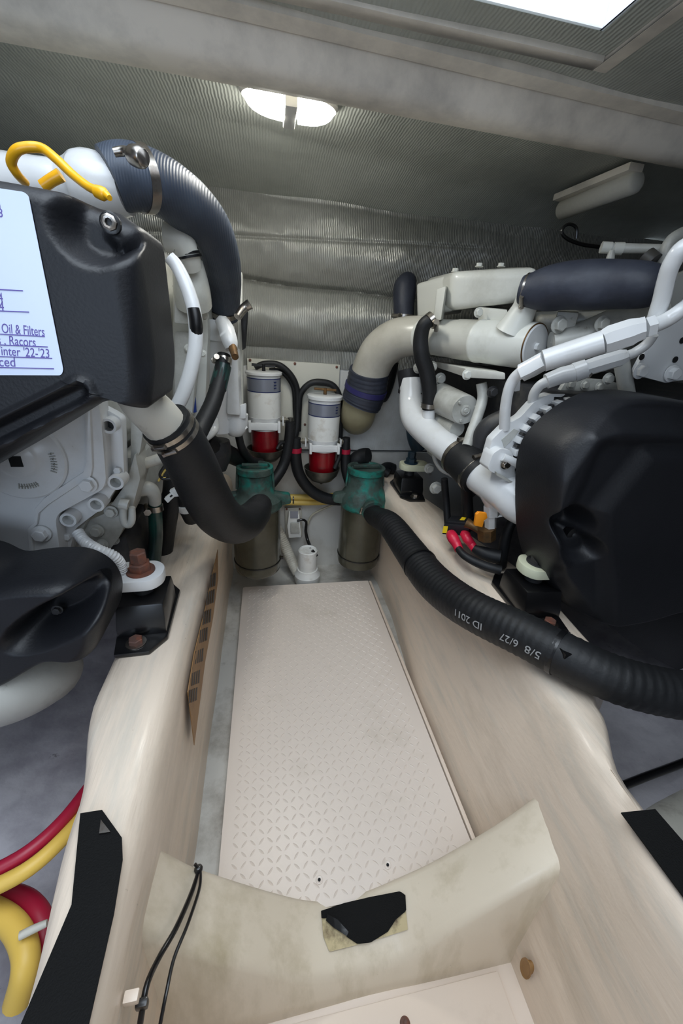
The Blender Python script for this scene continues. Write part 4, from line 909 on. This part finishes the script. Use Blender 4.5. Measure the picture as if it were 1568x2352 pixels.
bm = nb(); hexa(bm, yy8([(1098, 705, 1.3), (1165, 712, 1.2), (1165, 745, 1.2), (1098, 740, 1.3), (1098, 700, 1.45), (1165, 708, 1.4), (1165, 745, 1.4), (1098, 740, 1.45)])); build('manifold_bracket', bm, engc, RE, bev=.005); bolt(RE, 1098, 718, 1.27, 8, engc)
# heat exchanger
hxa, hxb = (1228, 796, 1.10, 51), (968, 772, 1.52, 38)
hx = cylpart('heat_exchanger', hxa, hxb, engc, RE, 48, prof=[(0, .90), (.004, .97), (.012, 1.0), (.40, 1.0), (.405, 1.035), (.425, 1.035), (.43, 1.0), (.62, 1.0), (.625, .97), (1, .95)])
pa_, pb_ = P(*hxa[:3]), P(*hxb[:3]); ax = (pb_-pa_).normalized(); R1 = M(51, pa_); bm = nb(); lathe(bm, pa_-ax*.004, ax, [(0, 0), (0, R1*.86), (.003, R1*.92), (.006, R1*.92)], 48); cp = build('end_cap', bm, engw, hx)
bm = nb(); lathe(bm, pa_-ax*.0005, ax, [(0, R1*.965), (.0025, R1*.975)], 48); build('gasket', bm, brass, hx)
bm = nb(); hexbolt(bm, pa_-ax*.004, -ax, R1*.16, .008, False); build('cap_bolt', bm, engw, hx)
pipe('coolant_neck', [(1178, 760, 1.15, 40), (1190, 735, 1.14, 32), (1205, 705, 1.13, 27), (1212, 680, 1.12, 26)], engc, RE, n=6)
bm = nb(); hexa(bm, yy8([(1068, 846, 1.20), (1160, 856, 1.10), (1160, 872, 1.10), (1072, 868, 1.20), (1000, 830, 1.5), (1100, 840, 1.4), (1100, 860, 1.4), (1005, 845, 1.5)])); build('exchanger_bracket', bm, engc, RE, bev=.004)
for px, py, y in ((1072, 860, 1.2), (992, 842, 1.45)): bolt(RE, px, py, y, 9, engc)
# manifold castings behind the pipes
bm = nb(); hexa(bm, yy8([(1235, 725, 1.16), (1500, 715, 1.0), (1500, 850, 1.0), (1235, 850, 1.16), (1220, 715, 1.35), (1450, 705, 1.3), (1450, 840, 1.3), (1220, 840, 1.35)])); build('exhaust_manifold', bm, engd, RE, bev=.02, seg=4, smooth=60)
pipe('manifold_runner', [(1265, 790, 1.08, 26), (1350, 775, 1.05, 40), (1440, 745, 1.0, 46), (1510, 735, .98, 44)], engd, RE, n=6, seg=24)
bm = nb(); hexa(bm, yy8([(1280, 715, 1.08), (1330, 718, 1.05), (1310, 790, 1.05), (1262, 790, 1.08), (1280, 710, 1.2), (1330, 712, 1.2), (1310, 785, 1.2), (1262, 785, 1.2)])); build('manifold_flange', bm, engd, RE, bev=.006)
for px, py, y, r in ((1282, 746, 1.06, 14), (1380, 744, .99, 13), (1330, 800, 1.0, 11), (1395, 870, .97, 10)): bolt(RE, px, py, y, r, engd)
plate('flange_plate', [(1300, 875), (1330, 868), (1390, 872), (1420, 880), (1420, 900), (1285, 900)], 1.0, .015, engd, RE, bev=.003)
for px, py in ((1310, 882), (1342, 884), (1375, 888)): bolt(RE, px, py, .995, 8, engd)
# large fuel pipes
def fat(nm, l, **k): return pipe(nm, l, engw, RE, n=6, **k)
fat('injection_pipe', [(1158, 985, .96, 12), (1160, 940, .95, 12), (1168, 895, .94, 12), (1182, 868, .93, 13), (1202, 852, .91, 14)])
p5 = [(1196, 857, .915, 20), (1220, 845, .90, 21), (1250, 828, .88, 21)]; fat('pipe_nut', p5, curve=False, seg=6)
fat('pipe_sleeve', [(1248, 829, .88, 24), (1300, 812, .86, 25), (1385, 785, .82, 26)], curve=False)
bm = nb(); tube(bm, pt([(1383, 786, .82, 27), (1400, 779, .815, 31), (1450, 763, .79, 31), (1468, 757, .785, 26), (1480, 754, .78, 26)]), 8, curve=False); build('hex_coupling', bm, engw, RE)
bm = nb(); tube(bm, pt([(1480, 754, .78, 24), (1500, 748, .775, 24)]), 6, curve=False); build('pipe_nut', bm, engw, RE)
fat('injection_pipe', [(1500, 748, .775, 17), (1530, 735, .77, 17), (1560, 715, .76, 17), (1590, 690, .76, 17), (1680, 600, .76, 17)])
fat('injection_pipe', [(1500, 745, .80, 17), (1518, 690, .79, 18), (1530, 640, .78, 18), (1545, 600, .77, 19), (1575, 565, .76, 19), (1650, 545, .76, 19)])
fat('return_pipe', [(1222, 930, .97, 11), (1226, 905, .96, 11), (1240, 885, .95, 11), (1258, 876, .94, 12)])
fat('return_sleeve', [(1254, 876, .94, 17), (1290, 862, .93, 19), (1318, 856, .92, 20)], curve=False)
fat('return_sleeve', [(1318, 856, .92, 22), (1345, 846, .91, 22)], curve=False)
bm = nb(); tube(bm, pt([(1345, 846, .91, 18), (1370, 838, .9, 19), (1425, 822, .88, 19), (1440, 817, .875, 14)]), 8, curve=False); build('hex_coupling', bm, engw, RE)
fat('return_pipe', [(1440, 817, .875, 11), (1460, 808, .87, 11), (1485, 790, .86, 11), (1500, 768, .85, 11)])
pipe('support_tube', [(1425, 825, .93, 16), (1432, 860, .93, 16), (1440, 905, .93, 16)], engd, RE)
p = P(1350, 860, .90); bm = nb(); lathe(bm, p, Vector((1, .2, .2)), [(0, .010), (.003, .010)], 14); build('clip_ring', bm, steel, RE)
plate('fitting_stub', [(1176, 868), (1196, 872), (1194, 898), (1182, 900)], .95, .015, engw, RE, bev=.003)
# bracket plate at the right edge
br = plate('lifting_plate', [(1490, 790), (1520, 740), (1700, 640), (1720, 860), (1550, 875), (1530, 880), (1462, 862), (1458, 850)], .90, .012, engw, RE, bev=.003, r=.008)
for px, py in ((1473, 820), (1550, 826), (1566, 782)):
    p = P(px, py, .8985); bm = nb(); lathe(bm, p, -Yu, [(0, M(7, p)), (.001, M(7, p))], 16); build('hole', bm, holem, br)
for px, py, r in ((1468, 852, 13), (1541, 858, 14)): bolt(br, px, py, .897, r, engw)
bm = nb(); tube(bm, pt([(1530, 760, 1.0, 14), (1520, 690, 1.0, 14), (1522, 620, 1.0, 14), (1534, 565, 1.0, 14), (1560, 540, 1.0, 14), (1600, 532, 1.0, 14), (1660, 545, 1.0, 14)]), 16, 6); build('lifting_loop', bm, engd, RE)
plate('loop_plate', [(1540, 640), (1700, 560), (1700, 760), (1530, 760)], 1.02, .02, engd, RE, bev=.003)
# rod and top items
pipe('vent_rod', [(1385, 569, 1.12, 10), (1420, 570, 1.10, 10), (1545, 572, 1.02, 9)], engd, RE, curve=False); pipe('rod_fitting', [(1380, 568, 1.12, 12), (1402, 569, 1.11, 12)], engc, RE, curve=False, seg=8)
pipe('rod_fitting', [(1408, 571, 1.105, 13), (1430, 571, 1.095, 13)], engc, RE, curve=False, seg=8)
pipe('rod_support', [(1405, 575, 1.1, 6), (1400, 598, 1.1, 10), (1398, 610, 1.1, 14)], engd, RE)
bm = nb(); p = P(1392, 612, 1.12); lathe(bm, p-Zu*.03, Zu, [(0, .062), (.012, .06), (.03, .03), (.034, 0)], 28); build('filler_dome', bm, engc, RE)
pipe('side_clamp_band', [(1482, 590, 1.02, 20), (1500, 604, 1.0, 20)], darkm, RE)
# exhaust
pipe('exhaust_elbow', [(985, 776, 1.52, 42), (945, 772, 1.56, 42), (905, 782, 1.62, 44), (872, 808, 1.67, 44), (853, 845, 1.71, 43), (843, 880, 1.73, 42)], elbow, RE, n=8, seg=32)
t = empty('exhaust_hose', P(838, 900, 1.74), 'black and blue exhaust coupling on the grey elbow above tan tube', 'hose')
hs = [(848, 850, 1.715, 46), (842, 885, 1.735, 47), (833, 915, 1.75, 47), (828, 928, 1.755, 45)]
q2 = pt(hs); bm = nb(); tube(bm, q2, 32, 6, rib=(.02, .0015)); build('rubber_sleeve', bm, bluehose, t, smooth=70)
bm = nb(); a_ = (q2[2][0]-q2[1][0]).normalized(); lathe(bm, q2[1][0]+a_*.004, a_, [(0, q2[1][1]*.99), (0, q2[1][1]*1.05), (.022, q2[1][1]*1.05), (.022, q2[1][1])], 32); build('blue_band', bm, mat('navy blue rubber', (44, 42, 92), .5), t)
bm = nb(); tube(bm, pt([(832, 905, 1.76, 40), (824, 940, 1.79, 40), (820, 955, 1.86, 40), (818, 960, 1.93, 38)]), 30); thing('fibreglass_exhaust_tube', bm, fibre, 'tan fibreglass tube leaving through the far bulkhead', 'tube', smooth=60)
hose('black_hose', [(900, 830, 1.85, 16), (890, 870, 1.86, 18), (880, 900, 1.88, 18), (876, 915, 1.9, 14)], rubber, 'black hose hanging behind the tan exhaust tube', 'hose')
t = hose('breather_hose', [(940, 640, 1.78, 18), (930, 660, 1.76, 26), (927, 700, 1.74, 24), (928, 728, 1.73, 22)], bluehose, 'short dark blue hose standing at the far end of right engine', 'hose')
clamp(t, P(928, 727, 1.73), Zu, M(23, P(928, 727, 1.73)), .016, Vector((-1, -.4, 0)))
pipe('hose_stub', [(928, 728, 1.73, 19), (934, 760, 1.72, 24)], elbow, RE)
# big coolant hose on top
t = empty('coolant_hose', P(1350, 660, 1.0), 'bulging dark blue hose lying along the top of right engine', 'hose')
bh = [(1198, 665, 1.12, 30), (1222, 666, 1.10, 38), (1262, 662, 1.07, 46), (1330, 656, 1.02, 50), (1400, 655, .97, 50), (1460, 655, .92, 49), (1498, 655, .90, 44), (1512, 656, .90, 34)]
q3 = pt(bh); bm = nb(); tube(bm, q3, 36, 8)
for v in bm.verts: v.co += v.co.normalized()*noise.noise(v.co*11)*.013
build('hose_body', bm, bluehose, t, smooth=70); a_ = (q3[1][0]-q3[0][0]).normalized(); clamp(t, q3[0][0]+a_*.015, a_, q3[0][1]*1.08, .012, Vector((-.2, -1, -.9)))
# thin bypass hose
t = hose('bypass_hose', [(992, 734, 1.36, 14), (975, 745, 1.37, 16), (966, 775, 1.38, 17), (968, 815, 1.38, 18), (980, 855, 1.38, 18), (986, 900, 1.38, 17), (985, 940, 1.38, 16)], rubber, 'slim black hose hanging down the front of the heat exchanger', 'hose')
for p_, y_ in (((990, 736), 1.36), ((985, 932), 1.38)):
    c_ = P(p_[0], p_[1], y_); clamp(t, c_, Zu if p_[1] > 800 else Vector((-1, 0, -.8)), M(18, c_), .016, Vector((1, -.5, 0)))
# starter motor
sa, sb = (1068, 942, 1.22, 34), (1010, 915, 1.42, 34)
st_ = cylpart('starter_motor', sa, sb, engd, RE, 36); pa_, pb_ = P(*sa[:3]), P(*sb[:3]); ax = (pb_-pa_).normalized()
bm = nb(); lathe(bm, pa_, -ax, [(0, .018), (.006, .017), (.008, .012), (.006, .010), (.010, .006), (.010, 0)], 20); build('end_boss', bm, engd, st_)
for k in range(3):
    a = k*2.09+.5; u = ax.orthogonal().normalized(); v = ax.cross(u); bm = nb(); hexbolt(bm, pa_+(u*math.cos(a)+v*math.sin(a))*.036, -ax, .006, .006, False); build('bolt', bm, engd, st_)
pipe('solenoid', [(1050, 985, 1.25, 18), (1010, 968, 1.38, 16)], engd, RE)
pipe('oil_tube', [(1105, 880, 1.2, 12), (1108, 915, 1.19, 12), (1095, 960, 1.17, 12), (1082, 995, 1.15, 12), (1072, 1025, 1.13, 12)], engd, RE)
pipe('harness_tube', [(1000, 985, 1.35, 5), (995, 1040, 1.33, 5), (1010, 1075, 1.3, 5), (1035, 1090, 1.27, 5), (1060, 1105, 1.25, 5)], engd, RE)
pipe('belt', [(1160, 960, 1.1, 22), (1120, 985, 1.12, 24), (1100, 1030, 1.13, 24), (1100, 1070, 1.13, 22)], darkm, RE)
for px, py, y, r, mt_ in ((1010, 870, 1.45, 10, engd), (1130, 900, 1.15, 10, darkm), (1025, 1000, 1.3, 11, engd), (1045, 1010, 1.28, 8, engd), (960, 845, 1.5, 9, engd), (1080, 1130, 1.15, 10, darkm), (1000, 1120, 1.35, 11, engd), (985, 1075, 1.4, 9, engd)): bolt(RE, px, py, y, r, mt_)
pipe('oil_filter', [(952, 950, 1.72, 22), (956, 1000, 1.72, 22), (962, 1030, 1.72, 18)], teal, RE, label='dark teal canister')
# raw water pipe
rp = pipe('raw_water_pipe', [(943, 870, 1.55, 24), (944, 925, 1.52, 27), (952, 960, 1.46, 30), (985, 995, 1.36, 32), (1030, 1030, 1.24, 33), (1062, 1052, 1.17, 34)], engw, RE, n=8, seg=28)
pipe('pipe_nipple', [(985, 935, 1.38, 14), (983, 965, 1.38, 15)], engw, rp)
t = hose('pipe_coupling', [(937, 850, 1.57, 26), (942, 890, 1.55, 26)], rubber, 'black coupling on top of the white raw water pipe', 'hose'); c_ = P(941, 900, 1.55); clamp(t, c_, Zu, M(26, c_), .014, Vector((.7, -.7, 0)))
t = empty('coupling_hose', P(1075, 1072, 1.1), 'short fat black coupling hose with clamps on the white raw water pipe', 'hose')
cq = pt([(1050, 1046, 1.18, 42), (1066, 1060, 1.14, 44), (1085, 1078, 1.09, 46), (1104, 1096, 1.05, 46)]); bm = nb(); tube(bm, cq, 32); build('sleeve', bm, rubber, t)
a_ = (cq[1][0]-cq[0][0]).normalized(); clamp(t, cq[0][0]+a_*.012, a_, cq[0][1]*1.01, .014, Vector((0, -.5, 1))); clamp(t, cq[3][0]-a_*.02, a_, cq[3][1]*1.01, .014, Vector((0, -1, .6)))
wp = pipe('water_pump_housing', [(1105, 1092, 1.05, 41), (1135, 1112, .99, 43), (1165, 1130, .94, 46), (1200, 1158, .90, 48), (1260, 1190, .88, 40)], engw, RE, n=8, seg=30)
# alternator
alt = empty_parent = RE
ac = P(1262, 1025, .98); bm = nb(); lathe(bm, ac, -Yu+Xu*-.05, [(-.06, .06), (-.055, .115), (-.03, .135), (.03, .138), (.045, .125), (.06, .09), (.062, 0)], 48); al = build('alternator', bm, engw, RE)
bm = nb()
for k in range(11):
    a = math.radians(70+k*14); c_ = ac+Vector((math.cos(a)*.128, -.045, math.sin(a)*.128)); box(bm, c_, (.036, .030, .017), Matrix.Rotation(-a, 3, 'Y'))
build('cooling_fins', bm, engw, al, bev=.0015)
bm = nb()
for k in range(10):
    a = math.radians(77+k*14); c_ = ac+Vector((math.cos(a)*.130, -.043, math.sin(a)*.130)); box(bm, c_, (.026, .016, .008), Matrix.Rotation(-a, 3, 'Y'))
build('vent_slots', bm, darkm, al)
plate('alternator_bracket', [(1120, 1045), (1130, 1010), (1165, 975), (1195, 958), (1225, 925), (1262, 905), (1300, 905), (1262, 930), (1228, 960), (1210, 1000), (1180, 1020), (1150, 1080), (1122, 1068)], .95, .03, engw, RE, bev=.006, r=.006)
plate('bracket_window', [(1152, 1010), (1180, 985), (1192, 990), (1176, 1010), (1158, 1028)], .948, .002, engd, RE, bev=0)
plate('pivot_bracket', [(1120, 1075), (1132, 1042), (1150, 1030), (1175, 1036), (1182, 1060), (1182, 1110), (1125, 1082)], .92, .05, engw, RE, bev=.007, r=.008)
bm = nb(); a = P(1155, 1050, .915); b = P(1205, 1072, .90); cyl(bm, a, b, M(9, a)); build('pivot_pin', bm, engw, RE); bolt(RE, 1160, 1066, .916, 9, steel)
plate('pump_fin', [(1140, 1085), (1186, 1112), (1186, 1118), (1140, 1092)], .905, .01, engd, RE, bev=0)
# drain valve
t = pipe('drain_boss', [(1128, 1130, .98, 28), (1130, 1148, .98, 22), (1130, 1160, .98, 17)], engw, RE)
t = empty('drain_valve', P(1128, 1185, .98), 'small white drain valve with an orange handle below the right engine pump', 'valve')
def vpipe(nm, px, y0, y1, r, seg, mt_): a, b = P(px, y0, .98), P(px, y1, .98); bm = nb(); cyl(bm, a, b, M(r, a), seg); build(nm, bm, mt_, t)
vpipe('hex_nut', 1129, 1160, 1182, 18, 6, engw); vpipe('valve_body', 1126, 1180, 1214, 13, 6, engw); vpipe('brass_base', 1117, 1212, 1236, 21, 8, brass)
plate('handle', [(1094, 1182), (1100, 1177), (1118, 1179), (1120, 1190), (1112, 1196), (1108, 1212), (1090, 1208)], .955, .012, orange, t, bev=.003, label='orange lever handle')
hose('tail_hose', [(1112, 1228, .99, 8), (1095, 1215, 1.0, 8), (1080, 1205, 1.02, 10), (1070, 1200, 1.03, 12)], brass, 'brown brass tail piece left of the drain valve', 'fitting')
hose('yellow_tip_hose', [(1190, 1180, .97, 10), (1172, 1205, .97, 11), (1160, 1240, .97, 12), (1150, 1300, .97, 12)], rubber, 'black hose dropping beside the right engine cover', 'hose')
p = P(1187, 1184, .968); bm = nb(); cyl(bm, P(1193, 1176, .968), P(1181, 1193, .968), M(11, p)); thing('yellow_sleeve', bm, yelsq, 'small yellow sleeve on a black hose beside the right cover', 'sleeve')
hose('black_hose', [(1070, 1110, 1.1, 13), (1072, 1150, 1.12, 13), (1075, 1200, 1.12, 13)], rubber, 'black hose hanging under the fat coupling on the right engine', 'hose')
hose('black_hose', [(1020, 1100, 1.25, 8), (1024, 1150, 1.25, 8), (1028, 1205, 1.22, 8)], rubber, 'thin black cable dropping to the fuse block', 'cable')
# fuse block
fb = P(1045, 1208, 1.12); t = empty('fuse_block', fb, 'black fuse block with yellow stickers on the right engine bed', 'fuse block')
q8 = [(1012, 1196, 1.13), (1076, 1204, 1.06), (1078, 1222, 1.06), (1016, 1230, 1.13), (1020, 1192, 1.22), (1068, 1194, 1.17), (1070, 1212, 1.17), (1022, 1224, 1.22)]
bm = nb(); a = P(1018, 1214, 1.12); b = P(1078, 1218, 1.06)
ex = (b-a).normalized(); ey = Zu.cross(ex); Rm = Matrix((ex, ey, Zu)).transposed()
bl = Matrix(((ex.x, ey.x, 0), (ex.y, ey.y, 0), (ex.z, ey.z, 1))); cen = (a+b)/2+ey*.03; Lx = (b-a).length
box(bm, cen+Zu*.0, (Lx, .075, .042), bl); build('body', bm, blackp, t, bev=.005)
bm = nb(); box(bm, cen+Zu*.024-ey*.0, (Lx*.9, .06, .012), bl); build('lid', bm, blackp, t, bev=.004)
bm = nb(); box(bm, cen-ex*Lx*.502+ey*-.01, (.002, .03, .022), bl); build('sticker', bm, yelsq, t)
bm = nb(); box(bm, cen-ey*.0385-ex*Lx*.40, (.016, .002, .026), bl); build('sticker', bm, yelsq, t)
bm = nb(); box(bm, cen+Zu*.031+ex*Lx*.1, (.016, .026, .002), bl); build('sticker', bm, yelsq, t)
for lb, l in (('left red rubber terminal boot below the fuse block', [(1036, 1228, 1.08, 12), (1040, 1236, 1.05, 13), (1048, 1250, 1.03, 11), (1054, 1264, 1.01, 10)]), ('right red rubber terminal boot below the fuse block', [(1068, 1228, 1.05, 11), (1073, 1238, 1.03, 11), (1082, 1250, 1.02, 10), (1090, 1262, 1.0, 9)])):
    t = hose('terminal_boot', l, redboot, lb, 'terminal boot', 'red terminal boots by the fuse block')
    bm = nb(); p = P(*l[0][:3]); lathe(bm, p+Zu*-.012, Zu, [(0, .012), (.01, .017), (.02, .015), (.026, 0)], 18); build('boot_cap', bm, redboot, t)
hose('battery_cable', [(1052, 1260, 1.01, 8), (1065, 1275, .98, 9), (1090, 1290, .95, 10), (1120, 1302, .92, 11), (1150, 1310, .9, 11)], rubber, 'black cable leaving the left red boot towards the near mount', 'cable')
hose('battery_cable', [(1088, 1260, 1.0, 9), (1105, 1268, .98, 14), (1125, 1275, .96, 16), (1150, 1280, .94, 16)], rubber, 'black cable leaving the right red boot towards the right cover', 'cable')
hose('black_hose', [(893, 1090, 1.86, 12), (880, 1082, 1.88, 14), (890, 1075, 1.9, 14), (905, 1078, 1.9, 12)], rubber, 'small black hose end right of the right strainer', 'hose')
hose('black_hose', [(805, 1075, 1.84, 13), (815, 1058, 1.83, 17), (832, 1048, 1.82, 18), (846, 1046, 1.80, 17)], rubber, 'black hose stub rising behind the right strainer head', 'hose')
# ------------------------------------------------------------------ foreground clutter
def zh(nm, l, mt_, label, cat, grp=None, seg=14, **k):
    bm = nb(); tube(bm, [(PZ(a, b, z), r) for a, b, z, r in l], seg, 8, **k); return thing(nm, bm, mt_, label, cat, grp, smooth=60)
zh('red_hose', [(-160, 2070, .34, .012), (0, 1995, .34, .012), (80, 1945, .34, .012), (150, 1878, .33, .012), (210, 1800, .30, .012)], redhose, 'red hose running behind the left engine bed at left edge', 'hose')
zh('yellow_hose', [(-160, 2100, .34, .013), (0, 2032, .34, .013), (80, 1985, .34, .013), (150, 1920, .33, .013), (215, 1845, .30, .013)], yelhose, 'yellow hose just below the straight red hose at left edge', 'hose')
zh('red_hose', [(-100, 2030, .25, .018), (0, 2052, .25, .018), (60, 2072, .25, .018), (92, 2110, .25, .018), (102, 2160, .24, .018), (96, 2230, .2, .018)], redhose, 'red hose bending down at the lower left edge', 'hose')
zh('yellow_hose', [(-100, 2065, .27, .019), (-20, 2092, .27, .019), (30, 2125, .27, .019), (56, 2175, .27, .019), (58, 2230, .26, .019), (40, 2300, .22, .019)], yelhose, 'yellow hose bending down at the lower left edge', 'hose')
zh('white_clip', [(45, 2150, .30, .006), (75, 2135, .30, .006), (108, 2120, .30, .005)], pipew, 'white plastic clip across the bent red and yellow hoses', 'clip')
zh('black_cable', [(1430, 1805, .17, .010), (1480, 1785, .17, .010), (1568, 1752, .17, .010), (1700, 1700, .19, .010), (2300, 1480, .3, .010)], blackm, 'black cable crossing the hull lining at the right edge', 'cable')
zh('white_pipe', [(1455, 1990, .05, .055), (1530, 1920, .08, .062), (1640, 1850, .1, .062), (1800, 1780, .14, .062), (2300, 1600, .25, .062)], pipew, 'pale pipe lying outboard of the right engine bed', 'pipe')
p0 = onarch(456, 1998, .006)
t = empty('black_lanyard', p0, 'black looped cord hanging over the left end of the cross member', 'lanyard')
bm = nb(); tube(bm, [(p0, .003)]+[(P(a, b, y), .0042) for a, b, y in ((440, 2050, .365), (405, 2130, .31), (365, 2200, .275), (338, 2260, .245), (325, 2330, .22), (315, 2400, .20))], 12, 8); build('thick_strand', bm, blackm, t)
bm = nb(); tube(bm, [(p0+Vector((.004, 0, .002)), .002)]+[(P(a, b, y), .0027) for a, b, y in ((458, 2040, .37), (432, 2120, .315), (400, 2200, .275), (382, 2280, .24), (368, 2352, .215), (360, 2400, .20))], 10, 8); build('thin_strand', bm, blackm, t)
bm = nb(); lathe(bm, p0-Zu*.004, Zu, [(0, .003), (.002, .007), (.008, .008), (.013, .004), (.014, 0)], 12); cyl(bm, p0+Zu*.006, p0+Vector((-.006, .004, .014)), .003, 8); build('knot', bm, blackm, t)
bm = nb(); p = P(326, 2306, .226); box(bm, p, (.016, .010, .016)); build('clip', bm, blackm, t, bev=.003)
p = P(308, 2300, .215); bm = nb(); box(bm, p+Vector((-.004, .004, 0)), (.018, .012, .014)); thing('adhesive_mount', bm, gelsmooth, 'small pale stick on cable base behind the black cord', 'cable clip', bev=.002)
